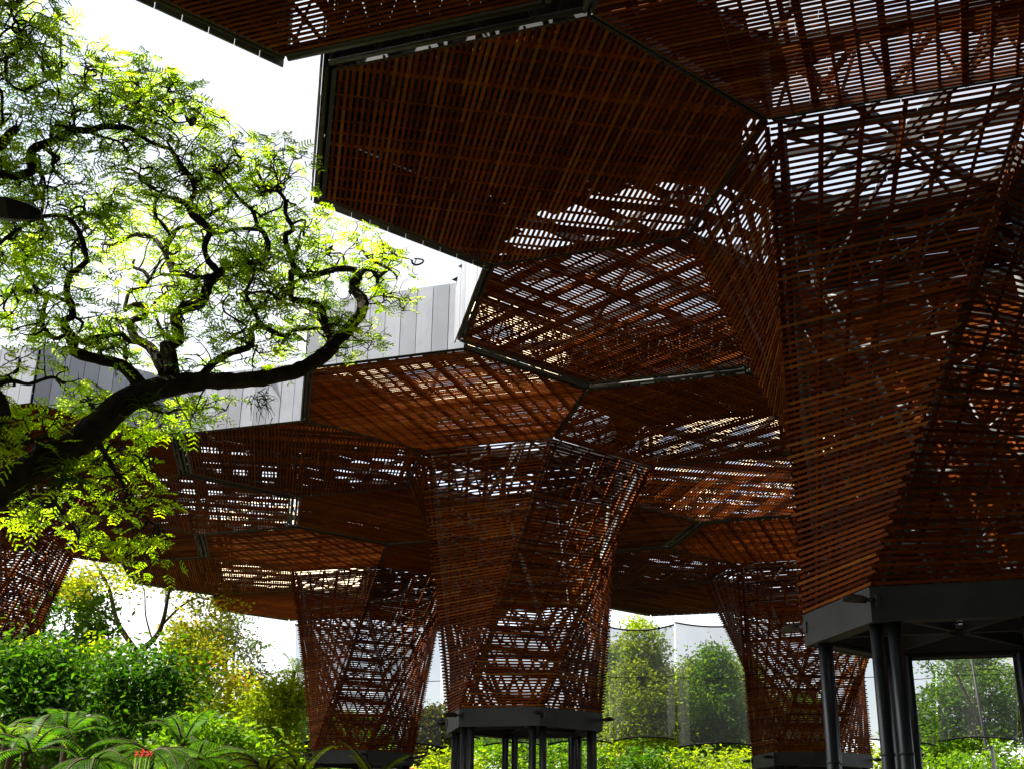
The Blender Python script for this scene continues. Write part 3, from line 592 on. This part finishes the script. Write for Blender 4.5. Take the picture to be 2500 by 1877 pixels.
ENV = [[(-80, -60), (135, -20), (165, 85), (235, 95), (350, 125), (420, 190), (490, 245), (560, 290), (650, 315), (722, 372), (700, 425), (735, 470), (800, 480), (860, 545), (905, 590), (900, 640), (880, 700), (830, 745), (760, 790), (700, 770), (640, 800), (420, 800), (300, 790), (150, 760), (0, 740), (-80, 740)],
       [(-80, 760), (60, 760), (160, 790), (280, 880), (420, 850), (560, 850), (530, 900), (420, 930), (330, 960), (350, 1050), (375, 1110), (330, 1120), (400, 1190), (400, 1230), (300, 1250), (200, 1190), (150, 1150), (60, 1150), (-80, 1120)]]
ENVW = [[(lambda p: (p.x, p.z))(at(x, y, 14.0)) for x, y in P] for P in ENV]      # outline of the crown on the upright plane through the tree
def in_crown(p):
    k = 14.0/p[1]; x, z = p[0]*k, (p[2]-EYE)*k+EYE
    return in_poly(x, z, ENVW[0]) or in_poly(x, z, ENVW[1])
def rain_tree():
    root = Vector((-8.2, 12.3, 0))
    T = empty('rain_tree', root); tag(T, 'big spreading rain tree with dark twisting branches and feathery yellow-green leaves', 'tree')
    m = MB(); nodes = []; rt = np.array(root)
    limb(m, (-8.2, 12.3, -.3), (-6.6, 12.45, 4.3), .55, .36, .03, 12, 12)
    limb(m, (-6.6, 12.45, 4.2), (-6.04, 12.6, 4.67), .34, .27, .0, 3, 12)
    limb(m, (-8.0, 12.3, 1.5), (-6.5, 12.1, 8.2), .42, .2, .06, 12, 10)
    for b in BR:
        P = curve_pts(b, .07); n = len(P); w = np.zeros(3); pts = []; rad = []
        for i, q in enumerate(P):
            w = w*.86+rng.normal(size=3)*.006; pts.append(q[:3]+w*min(1, 4*i/n)); rad.append(q[3]*(1+rng.normal()*.05))
        m.tube(pts, rad, 9 if b[0][3] > .04 else 6, wob=.05)
        for i, (p, r) in enumerate(zip(pts, rad)):
            nodes.append((*p, r))
    trunk_n = len(nodes)
    tw = MB(); sprays = []
    NODE = [np.array(q) for q in nodes]
    def twig(p, d, L, r, depth):
        n = max(4, int(L/.06)); pts = [p]; q = p.copy(); cur = rng.normal(size=3)*.25; d = unit(d)
        for i in range(n):
            cur = cur*.7+rng.normal(size=3)*.26; d = unit(d+cur*.38+np.array([0, -.0, .03])); q = q+d*L/n; pts.append(q.copy())
        if not in_crown(pts[-1]): 
            if not in_crown(pts[n//2]): return
            pts = pts[:n//2+1]; n = n//2
        tw.tube(pts, [r*(1-.75*i/n)+.0015 for i in range(n+1)], 4, cap=False)
        if depth > 0:
            for _ in range(rng.integers(1, 4)):
                j = rng.integers(1, n+1); dd = unit(d+rng.normal(size=3)*.9); twig(pts[j], dd, L*rng.uniform(.4, .7), r*.6, depth-1)
        k = 1 if depth else 2
        for _ in range(k):
            j = rng.integers(max(1, n//3), n+1); sprays.append((pts[j], unit(d+rng.normal(size=3)*.8)))
    # twigs along every branch
    for q in NODE:
        r = q[3]
        if r > .11: pr = .05
        else: pr = .15
        if rng.random() < pr:
            d = rng.normal(size=3); d[2] += .35; twig(q[:3], d, rng.uniform(.35, .95), min(.011, r*.5), 1)
    # longer shoots that fill the crown out to its edge
    arr = np.array([q[:3] for q in NODE if q[3] < .07])
    XZ = np.array([(x, z) for P in ENVW for x, z in P]); lo, hi = XZ.min(0), XZ.max(0); cnt = 0
    while cnt < 560:
        x, z = rng.uniform(lo, hi)
        if not (in_poly(x, z, ENVW[0]) or in_poly(x, z, ENVW[1])): continue
        cnt += 1
        k = arr[:, 1]/14.0; dd = (arr[:, 0]/k-x)**2+((arr[:, 2]-EYE)/k+EYE-z)**2; i = int(np.argmin(dd)); p0 = arr[i]
        Y = p0[1]+rng.uniform(-.7, 1.1); kk = Y/14.0; tgt = np.array([x*kk, Y, (z-EYE)*kk+EYE]); L = np.linalg.norm(tgt-p0)
        if L < .1 or L > 2.4: continue
        n = max(5, int(L/.06)); pts = []; ph = rng.uniform(0, 6.28, (2, 3)); am = .07*L+.015
        def ofs(t): return (np.sin(ph[0]+t*7)*.8+np.sin(ph[1]+t*15)*.45)*am
        for j in range(n+1):
            t = j/n; pts.append(p0+(tgt-p0)*t+ofs(t)-ofs(0)*(1-t)-ofs(1)*t)
        r0 = .007+.009*L; tw.tube(pts, [r0*(1-.8*j/n)+.0015 for j in range(n+1)], 5, cap=False)
        for _ in range(2+int(L*3)):
            j = rng.integers(n//3, n+1); twig(pts[j], rng.normal(size=3)+np.array([0, 0, .2]), rng.uniform(.15, .45), .005, 0)
        sprays.append((tgt, unit(tgt-p0)))
    # one leaf spray: six pairs of pinnae with small leaflets
    sp = [s for s in sprays if in_crown(s[0])]; Q = []; TN = []
    from collections import Counter
    cell = Counter(tuple(np.floor(s[0]/.4).astype(int)) for s in sp)       # lone sprays away from the crown are dropped
    def company(p):
        g = np.floor(p/.4).astype(int); return sum(cell.get((g[0]+a, g[1]+b_, g[2]+c), 0) for a in (-1, 0, 1) for b_ in (-1, 0, 1) for c in (-1, 0, 1))
    sp = [s for s in sp if company(s[0]) > 12]
    for p, d in sp:
        d = unit(np.array([d[0], d[1], d[2]*.35-.08])); L = rng.uniform(.12, .24); up = unit(np.array([rng.normal()*.4, rng.normal()*.4, 1])); s = unit(np.cross(d, up)); t0 = rng.uniform(.2, .8); np_ = 4
        for i in range(np_):
            f = (i+1)/np_; c0 = p+d*L*f+np.array([0, 0, -.06*f*f*L*4]); pl = L*.55*(1-.35*f)
            for sg in (-1, 1):
                ax = unit(s*sg+d*.55+np.array([0, 0, -.15])); 
                for j in range(6):
                    c = c0+ax*pl*(j+.6)/6; a = unit(d*.8+ax*.4+rng.normal(size=3)*.35)*.016*rng.uniform(.8, 1.3); w = unit(np.cross(a, up+rng.normal(size=3)*.35))*.0095
                    Q.append((c-a, c+w, c+a, c-w)); TN.append(t0+rng.normal()*.12)
    V = np.array(Q)-rt; print('rain leaflets', len(V), 'sprays', len(sp))
    for mm in (m, tw): mm.v = [(q[0]-rt[0], q[1]-rt[1], q[2]-rt[2]) for q in mm.v]
    t_o = m.build('trunk', M_BARK, T); tag(tw.build('twigs', M_BARK, t_o), kind='stuff')
    tag(obj('crown', quads_mesh('crown', V, M_RAINLEAF, np.clip(TN, 0, 1)), T), kind='stuff')
rain_tree()
# air plants and hanging moss on the great limb
for px, py, Y, n, L, lab in [(150, 1040, 12.85, 60, .34, 'big tuft of air plants on the lowest stretch of the great limb'), (318, 868, 13.5, 46, .26, 'tuft of air plants where the limb forks'), (560, 862, 14.15, 40, .22, 'wispy moss hanging from the middle of the great limb'), (395, 800, 13.7, 30, .2, 'small tuft of air plants on the upright branch above the fork'), (130, 1000, 12.9, 30, .24, 'small leafy tuft left of the fork on the great limb')]:
    T = empty('air_plant', at(px, py, Y)); tag(T, lab, 'plant', 'air plants on the rain tree'); m = MB()
    for k in range(n):
        d = rng.normal(size=3); d[2] = d[2]*.6-.15 if 'moss' in lab else abs(d[2])*.5+.1; d = unit(d); p = rng.normal(size=3)*.07; pts = [p]
        for j in range(5): d = unit(d+np.array([0, 0, -.22])+rng.normal(size=3)*.08); pts.append(pts[-1]+d*L*rng.uniform(.7, 1.2)/5)
        m.tube(pts, [.006*(1-j/6)+.0012 for j in range(6)], 3, cap=False)
    tag(m.build('blades', M_LEAF_MID, T), kind='stuff')

# ------------------------------------------------------------------ garden
def lobe(xf, yf, Y, rx, ry, w=1.0, depth=None):
    c = at(xf, yf, Y); k = Y*1.03/2632
    return ((c.x, c.y, c.z), (rx*k, (depth or rx)*k, ry*k), w)
def gpos(xf, Y, yf=1600):
    p = at(xf, yf, Y); return (p.x, p.y, 0)
# far trees behind the canopies
tree('hazy_tree', 'tree tinted pale grey-green for haze far behind the orange-flowered shrub', 'tree', gpos(520, 85), [lobe(500, 1420, 85, 62, 85), lobe(545, 1490, 85, 40, 50, .5), lobe(455, 1380, 85, 40, 45, .5)], M_LEAF_HAZE, 170, 26, .16, .5, .3)
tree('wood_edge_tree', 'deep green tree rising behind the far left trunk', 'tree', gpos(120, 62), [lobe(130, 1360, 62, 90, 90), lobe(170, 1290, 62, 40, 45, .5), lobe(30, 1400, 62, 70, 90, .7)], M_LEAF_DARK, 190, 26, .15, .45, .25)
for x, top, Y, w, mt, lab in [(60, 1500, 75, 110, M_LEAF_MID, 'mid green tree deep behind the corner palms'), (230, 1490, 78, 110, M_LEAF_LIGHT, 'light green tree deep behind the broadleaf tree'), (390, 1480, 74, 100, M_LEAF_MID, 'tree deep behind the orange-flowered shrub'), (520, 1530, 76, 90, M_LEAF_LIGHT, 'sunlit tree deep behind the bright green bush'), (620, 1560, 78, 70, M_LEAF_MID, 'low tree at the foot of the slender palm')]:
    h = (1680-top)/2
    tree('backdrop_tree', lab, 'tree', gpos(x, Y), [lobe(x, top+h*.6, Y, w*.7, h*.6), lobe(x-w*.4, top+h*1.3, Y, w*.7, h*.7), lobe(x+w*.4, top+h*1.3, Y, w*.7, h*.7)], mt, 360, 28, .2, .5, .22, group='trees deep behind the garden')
# sparse forked tree
T = empty('forked_tree', gpos(290, 58)); tag(T, 'tree with thin forked limbs and loose yellowish leaves against the sky', 'tree')
b0 = np.array(T.location); m = MB(); tips = []
def seg(pts, Y, r0, r1, dy=0):
    q = [at(x, y, Y+dy*i/len(pts)) for i, (x, y) in enumerate(pts)]; pp = curve_pts([(p.x, p.y, p.z, r0+(r1-r0)*i/(len(q)-1)) for i, p in enumerate(q)], .25)
    m.tube([p[:3]-b0 for p in pp], [p[3] for p in pp], 7, wob=.06); tips.extend([p[:3] for p in pp[len(pp)//3:]])
g = gpos(300, 58)
f0 = at(300, 1410, 58)
limb(m, (g[0]-b0[0], g[1]-b0[1], -.2), np.array(f0)-b0, .22, .14, .03, 8, 8)
seg([(300, 1412), (255, 1345), (235, 1270), (205, 1215), (180, 1180)], 58, .14, .04)
seg([(255, 1345), (200, 1310), (170, 1290), (120, 1270)], 58, .06, .02, 1.5)
seg([(300, 1412), (340, 1370), (355, 1330), (365, 1280), (385, 1230)], 58, .15, .05, -1)
seg([(345, 1355), (390, 1310), (430, 1290), (470, 1300)], 58, .07, .02, 1)
seg([(330, 1385), (315, 1330), (310, 1270), (280, 1220)], 58, .05, .015, -1.5)
m.build('trunk', M_BARK2, T)
C, tn, _ = clumps([lobe(230, 1225, 58, 95, 45, 1), lobe(310, 1240, 58, 60, 58, .6), lobe(440, 1315, 58, 70, 58, .8), lobe(470, 1370, 58, 45, 45, .5), lobe(170, 1270, 58, 50, 50, .5), lobe(390, 1260, 58, 40, 35, .5)], 240, 16, .4, .3)
obj('crown', quads_mesh('crown', leaves_at(C-b0, .11, .4, .5), M_LEAF_GOLD, tn), T)
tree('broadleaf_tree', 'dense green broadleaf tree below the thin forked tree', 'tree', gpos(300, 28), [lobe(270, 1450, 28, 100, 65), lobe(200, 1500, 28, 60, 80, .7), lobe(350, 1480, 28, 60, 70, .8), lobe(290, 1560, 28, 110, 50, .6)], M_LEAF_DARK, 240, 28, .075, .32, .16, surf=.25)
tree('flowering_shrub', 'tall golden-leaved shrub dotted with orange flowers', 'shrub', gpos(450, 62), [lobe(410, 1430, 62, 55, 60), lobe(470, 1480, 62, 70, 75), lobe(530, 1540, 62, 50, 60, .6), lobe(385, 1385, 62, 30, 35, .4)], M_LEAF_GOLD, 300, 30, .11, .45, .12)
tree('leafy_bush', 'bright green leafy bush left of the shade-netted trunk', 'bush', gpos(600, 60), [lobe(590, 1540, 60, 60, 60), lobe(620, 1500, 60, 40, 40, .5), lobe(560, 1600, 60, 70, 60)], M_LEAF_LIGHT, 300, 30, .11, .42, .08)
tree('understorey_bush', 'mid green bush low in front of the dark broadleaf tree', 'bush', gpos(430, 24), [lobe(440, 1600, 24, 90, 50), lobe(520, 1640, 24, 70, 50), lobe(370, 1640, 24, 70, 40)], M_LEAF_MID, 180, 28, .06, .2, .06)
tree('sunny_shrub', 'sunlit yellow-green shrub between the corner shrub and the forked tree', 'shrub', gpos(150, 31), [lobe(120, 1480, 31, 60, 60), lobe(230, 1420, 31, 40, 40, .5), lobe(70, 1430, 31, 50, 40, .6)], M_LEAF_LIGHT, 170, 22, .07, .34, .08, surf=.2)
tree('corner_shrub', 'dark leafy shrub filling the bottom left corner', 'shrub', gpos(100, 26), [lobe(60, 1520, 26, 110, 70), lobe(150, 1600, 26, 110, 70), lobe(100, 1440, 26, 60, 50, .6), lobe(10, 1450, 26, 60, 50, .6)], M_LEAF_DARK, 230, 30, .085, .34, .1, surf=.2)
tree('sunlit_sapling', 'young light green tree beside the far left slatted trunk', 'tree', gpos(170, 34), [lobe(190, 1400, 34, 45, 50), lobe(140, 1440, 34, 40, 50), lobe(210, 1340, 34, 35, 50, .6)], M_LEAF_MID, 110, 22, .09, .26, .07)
# palms and ferns
fern('feather_palm', 'slender palm with drooping fronds against the white sky', 'palm', gpos(628, 72), at(628, 1450, 72).z, 15, 2.6, .42, M_LEAF_HAZE, n=22, droop=1.7, el=(-.1, 1.1), teeth=0, tr=.12)
fern('garden_palm', 'palm with pale arching fronds in the bottom left corner', 'palm', gpos(70, 17), at(70, 1625, 17).z, 9, .95, .2, M_LEAF_DARK, n=26, droop=1.9, el=(.3, 1.2), teeth=0, tr=.05)
fern('garden_palm', 'smaller palm with a whitish bent frond beside the corner palm', 'palm', gpos(15, 18.5), at(15, 1590, 18.5).z, 9, .95, .2, M_LEAF_MID, n=26, droop=2.1, el=(.2, 1.2), teeth=0, tr=.05)
fern('tree_fern', 'yellow-green tree fern catching sun at the left edge above the corner shrub', 'fern', gpos(10, 29), at(10, 1400, 29).z, 10, .85, .2, M_LEAF_LIGHT, n=24, droop=1.5, el=(.0, .7), tr=.07)
fern('tree_fern', 'broad dark green tree fern below the broadleaf tree', 'fern', gpos(330, 17.5), at(330, 1625, 17.5).z, 12, .95, .2, M_LEAF_DARK, n=30, droop=1.4, el=(.0, .6), tr=.07)
fern('tree_fern', 'tree fern spreading flat fronds right of the corner palms', 'fern', gpos(210, 16), at(210, 1640, 16).z, 11, .8, .18, M_LEAF_DARK, n=30, droop=1.3, el=(.0, .55), tr=.07)
fern('tree_fern', 'tree fern with long arching fronds beside the red flowers', 'fern', gpos(430, 19), at(430, 1640, 19).z, 11, 1.0, .2, M_LEAF_DARK, n=28, droop=1.3, el=(.05, .7), tr=.07)
fern('garden_palm', 'palm with upright feather fronds rising left of the broadleaf tree', 'palm', gpos(140, 22), at(140, 1590, 22).z, 11, 1.05, .2, M_LEAF_DARK, n=26, droop=1.6, el=(.3, 1.3), teeth=0, tr=.06)
fern('garden_palm', 'dark palm rising between the broadleaf tree and the red flowers', 'palm', gpos(395, 23), at(395, 1610, 23).z, 11, 1.05, .2, M_LEAF_DARK, n=26, droop=1.6, el=(.3, 1.3), teeth=0, tr=.06)
fern('sword_fern', 'bright yellow-green fern in front of the left slatted trunk', 'fern', gpos(580, 13), at(585, 1668, 13).z, 10, .5, .10, M_LEAF_LIGHT, n=26, droop=1.2, el=(.2, 1.0), tr=.03)
fern('sword_fern', 'second bright fern close behind the yellow-green one', 'fern', gpos(655, 14), at(650, 1672, 14).z, 9, .5, .10, M_LEAF_LIGHT, n=26, droop=1.2, el=(.2, 1.1), tr=.03)
fern('sword_fern', 'single upright fern frond at the bottom between two slatted trunks', 'fern', gpos(812, 12), at(815, 1680, 12).z, 5, .42, .085, M_LEAF_LIGHT, n=24, droop=.9, el=(.7, 1.1), tr=.025, az=[.15, .4, -.2, 2.6, 3.3])
# red torch flowers
T = empty('torch_flower', gpos(302, 15.5)); tag(T, 'cluster of red torch flowers among the ferns', 'flower'); b0 = np.array(T.location); m = MB(); fm = MB()
for i in range(5):
    p = np.array(at(296+i*7+rng.uniform(-3, 3), 1638+rng.uniform(-10, 8), 15.5+rng.uniform(-.2, .2)))-b0
    m.tube([(p[0]*.3, p[1]*.3, -.1), (p[0]*.6, p[1]*.6, p[2]*.6), tuple(p)], .012, 5)
    for k in range(9):
        a = 2.4*k; q = p+np.array([0, 0, .009*k]); d = np.array([math.cos(a), math.sin(a), .9])*.036*(1-.05*k); s_ = np.array([-math.sin(a), math.cos(a), 0])*.015
        fm.add([q, q+d*.6+s_, q+d, q+d*.6-s_], [(0, 1, 2, 3)])
m.build('stems', M_LEAF_MID, T); fm.build('blooms', M_RED, T)
# bushes and trees beyond the nets
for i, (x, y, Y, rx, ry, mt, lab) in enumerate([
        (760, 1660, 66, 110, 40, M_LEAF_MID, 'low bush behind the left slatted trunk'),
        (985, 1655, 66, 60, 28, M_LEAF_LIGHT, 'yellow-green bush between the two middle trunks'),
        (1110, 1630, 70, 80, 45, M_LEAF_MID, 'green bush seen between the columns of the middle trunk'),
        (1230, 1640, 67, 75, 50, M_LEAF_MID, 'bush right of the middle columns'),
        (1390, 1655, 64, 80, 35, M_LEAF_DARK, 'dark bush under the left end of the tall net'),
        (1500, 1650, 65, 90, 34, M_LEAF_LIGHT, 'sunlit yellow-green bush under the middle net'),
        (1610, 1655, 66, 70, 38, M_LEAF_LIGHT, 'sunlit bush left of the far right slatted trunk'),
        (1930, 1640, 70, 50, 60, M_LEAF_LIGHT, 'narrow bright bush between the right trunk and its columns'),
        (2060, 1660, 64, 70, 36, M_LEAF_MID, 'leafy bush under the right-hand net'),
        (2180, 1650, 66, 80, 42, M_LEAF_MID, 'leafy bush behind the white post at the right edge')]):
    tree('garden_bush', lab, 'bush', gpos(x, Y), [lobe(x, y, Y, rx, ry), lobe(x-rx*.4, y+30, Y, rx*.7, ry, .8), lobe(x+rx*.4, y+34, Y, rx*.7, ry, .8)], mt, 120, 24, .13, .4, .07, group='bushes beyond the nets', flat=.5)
for x, top, Y, w, mt, lab in [
        (1385, 1335, 74, 72, M_LEAF_LIGHT, 'tall slender tree behind the tall net, right of the middle trunk'),
        (1335, 1400, 80, 55, M_LEAF_DARK, 'dark tree behind the right edge of the middle trunk'),
        (1450, 1450, 82, 60, M_LEAF_LIGHT, 'tree filling the gap between the two tall nets'),
        (1545, 1395, 76, 50, M_LEAF_MID, 'pointed tree behind the middle net'),
        (1500, 1430, 79, 52, M_LEAF_LIGHT, 'shorter light green tree left of the pointed tree'),
        (1610, 1415, 82, 62, M_LEAF_LIGHT, 'light green tree beside the far right slatted trunk'),
        (1410, 1500, 88, 80, M_LEAF_DARK, 'dark tree standing deep between the two tall nets'),
        (1580, 1490, 90, 80, M_LEAF_MID, 'tree standing deep behind the middle net'),
        (2010, 1560, 86, 60, M_LEAF_DARK, 'dark tree just right of the near columns'),
        (1720, 1500, 84, 70, M_LEAF_MID, 'tree behind the far right slatted trunk'),
        (660, 1500, 80, 50, M_LEAF_LIGHT, 'tree behind the left slatted trunk, by the palm'),
        (760, 1545, 84, 80, M_LEAF_MID, 'tree seen dimly through the left slatted trunk'),
        (935, 1535, 78, 34, M_LEAF_OLIVE, 'small olive tree behind the net between the two middle trunks'),
        (1140, 1560, 86, 110, M_LEAF_MID, 'tree seen dimly through the middle slatted trunk')]:
    h = (1640-top)/2
    tree('garden_tree', lab, 'tree', gpos(x, Y), [lobe(x, top+h*.45, Y, w*.7, h*.45, .8), lobe(x, top+h*1.1, Y, w*1.15, h*.6, 1), lobe(x-w*.3, top+h*1.6, Y, w, h*.6, .9), lobe(x+w*.35, top+h*1.5, Y, w*.9, h*.6, .9)], mt, 520, 34, .135, .42, .2, group='trees beyond the nets', flat=.35)
tree('spreading_tree', 'wide spreading tree behind the right-hand net', 'tree', gpos(2110, 78), [lobe(2130, 1480, 78, 110, 40), lobe(2040, 1530, 78, 60, 45, .6), lobe(2190, 1560, 78, 70, 45, .7), lobe(2080, 1590, 78, 80, 35, .6)], M_LEAF_MID, 480, 30, .15, .5, .13, nlimb=20)
tree('overhanging_tree', 'tree whose leaf sprays hang in at the top of the right-hand net', 'tree', gpos(2300, 70), [lobe(2060, 1430, 70, 60, 22, 1), lobe(2110, 1415, 70, 40, 22, .6), lobe(2300, 1400, 70, 120, 90, 1)], M_LEAF_MID, 110, 18, .14, .35, .12, nlimb=6)

# shade nets hung at the back
XN = [640, 800, 955, 1040, 1180, 1322, 1462, 1645, 1740, 1920, 2024, 2202, 2380]
NLAB = ['behind the left edge of the left slatted trunk', 'behind the left slatted trunk', 'between the two middle slatted trunks', 'behind the left side of the middle trunk', 'behind the right side of the middle trunk',
        'directly right of the middle trunk', 'left of the far right slatted trunk', 'behind the left half of the far right trunk', 'behind the right half of the far right trunk', 'in the gap between the far right trunk and the near columns', 'framed by the near columns at the lower right', 'cut by the right edge of the picture']
for i in range(len(XN)-1):
    Y = 61.6+.25*math.sin(i*2.1); top = 1348+6*math.sin(i*1.7); bot = 1606+7*math.sin(i*2.3)
    x0, x1 = XN[i]+random.uniform(0, 2), XN[i+1]-random.uniform(3, 7); n = 14
    T = empty('shade_net', gpos((x0+x1)/2, Y)); tag(T, 'grey shade net hanging '+NLAB[i], 'net', 'grey shade nets hung from the canopies'); b0 = Vector(T.location)
    m = MB(); rp = MB(); A, B_, Mi = [], [], []
    sk = random.uniform(-10, 10); tk = random.uniform(0, 16) if i in (5, 6) else 4
    for k in range(n+1):
        t = k/n; x = x0+(x1-x0)*t; y_ = Y+.12*math.sin(t*9+i)
        A.append(at(x-tk*(1-t), top+20*4*t*(1-t)*.5+sk*t*.6, y_)-b0); B_.append(at(x+3, bot-16*4*t*(1-t)*.5+sk*t*.4, y_+.1*math.sin(t*13))-b0)
    for k in range(n):
        for r in range(6):
            p = [A[k].lerp(B_[k], r/6), A[k+1].lerp(B_[k+1], r/6), A[k+1].lerp(B_[k+1], (r+1)/6), A[k].lerp(B_[k], (r+1)/6)]
            m.add(p, [(3, 2, 1, 0)], tint=.5, smooth=True)
    m.build('netting', M_NET, T)
    for L_, r_ in ((A, .045), (B_, .045), ([A[k].lerp(B_[k], .45) for k in range(n+1)], .018)):
        rp = MB(); rp.tube(L_, r_, 5); rp.build('cord', M_ROPE, T)
# red roofed pavilion far behind
p0 = at(942, 1655, 120); m = MB()
T = empty('garden_pavilion', (p0.x, p0.y, 0)); tag(T, 'red-roofed building far behind, between the two middle trunks', 'building')
w, d, z0 = 3.4, 4, at(942, 1662, 120).z; z1 = at(942, 1640, 120).z
m.add([(-w*.9, -d, 0), (w*.9, -d, 0), (w*.9, d, 0), (-w*.9, d, 0), (-w*.9, -d, z0), (w*.9, -d, z0), (w*.9, d, z0), (-w*.9, d, z0)], [(0, 1, 5, 4), (1, 2, 6, 5), (2, 3, 7, 6), (3, 0, 4, 7)], .5)
m.build('wall', M_FASCIA, T)
M_TILE = plain('red_roof_tile', (.32, .035, .03), (.48, .07, .06), .7, 4)
m = MB(); m.add([(-w, -d*1.1, z0-.15), (w, -d*1.1, z0-.15), (w, d*1.1, z0-.15), (-w, d*1.1, z0-.15), (-w*.6, 0, z1), (w*.6, 0, z1)], [(0, 1, 5, 4), (1, 2, 5), (2, 3, 4, 5), (3, 0, 4), (3, 2, 1, 0)], .5)
m.build('roof', M_TILE, T)
m = MB()
for s_ in (-.5, .5): m.box((w*s_, -d-.02, z0*.45), (1.2, .06, 1.4))
m.build('windows', M_STEEL, T)
# poles at the right
p = at(2118, 1440, 66); m = MB(); T = empty('lamp_post', (p.x, p.y, 0)); tag(T, 'dark slim pole standing behind the right-hand net', 'pole')
m.tube([(0, 0, -.2), (-.15, 0, p.z*.5), (-.45, 0, p.z+1.2)], [.11, .09, .07], 8); m.build('pole', M_STEEL, T)
m = MB(); m.tube([(-.45, 0, p.z+1.15), (-.9, -.3, p.z+1.5), (-1.6, -.5, p.z+1.55)], .05, 6); m.box((-1.7, -.5, p.z+1.52), (.6, .25, .12)); m.build('lamp_arm', M_STEEL, T)
p = at(2143, 1615, 58); m = MB(); T = empty('white_post', (p.x, p.y, 0)); tag(T, 'short pale post below the right-hand net', 'post')
m.tube([(0, 0, -.2), (0, 0, p.z)], .09, 10); m.tube([(0, 0, p.z), (0, 0, p.z+.06)], .11, 10); m.build('post', plain('pale_post_paint', (.45, .43, .38), (.6, .58, .52), .6), T)
# mountains, with haze put into the bluish forest colour
hm = MB(); n = 60; row = []
for i in range(n+1):
    t = i/n; x = -3200+6400*t; z = 180+170*math.sin(t*7+1)+90*math.sin(t*17+2)+40*math.sin(t*41); row.append((x, z))
V, F = [], []
for i, (x, z) in enumerate(row): V += [(x, 3400, -5), (x, 3800, max(60, z)*.55), (x, 4300, max(60, z)), (x, 5200, -5)]
for i in range(n):
    for k in range(3): F.append((i*4+k, (i+1)*4+k, (i+1)*4+k+1, i*4+k+1))
me = bpy.data.meshes.new('mountain'); me.from_pydata(V, [], F); me.materials.append(plain('haze_blue_forest', (.06, .08, .09), (.10, .12, .135), 1.0, .01)); me.polygons.foreach_set('use_smooth', [True]*len(F))
tag(obj('mountain', me), kind='structure')

# unseen belt of foliage, added to block low light from behind and the right
C = []
for i in range(6500):
    a = rng.uniform(R(-185), R(38)); r = rng.uniform(44, 58); z = rng.uniform(0, 21)*(.8+.2*math.sin(a*9))
    C.append((10+r*math.cos(a), 12+r*math.sin(a), z))
C = np.array(C); C = C[(C[:, 1] < 30)]
tag(obj('shade_belt', quads_mesh('shade_belt', leaves_at(C, 1.5, .2, .6), M_LEAF_DARK, rng.uniform(0, 1, len(C)))), 'dense dark belt of leaves out of view, added to block light', 'shade_belt', kind='stuff')

C = np.stack([rng.uniform(-55, 75, 9000), rng.uniform(92, 104, 9000), rng.uniform(0, 1, 9000)**.8*8.2], 1); C[:, 2] *= .8+.2*np.sin(C[:, 0]*.35)+.12*np.sin(C[:, 0]*.9)
tag(obj('hedge_wood', quads_mesh('hedge_wood', leaves_at(C, .42, .3, .6), M_LEAF_MID, rng.uniform(0, 1, len(C)))), 'low green thicket closing off the far side of the garden', 'thicket', kind='stuff')
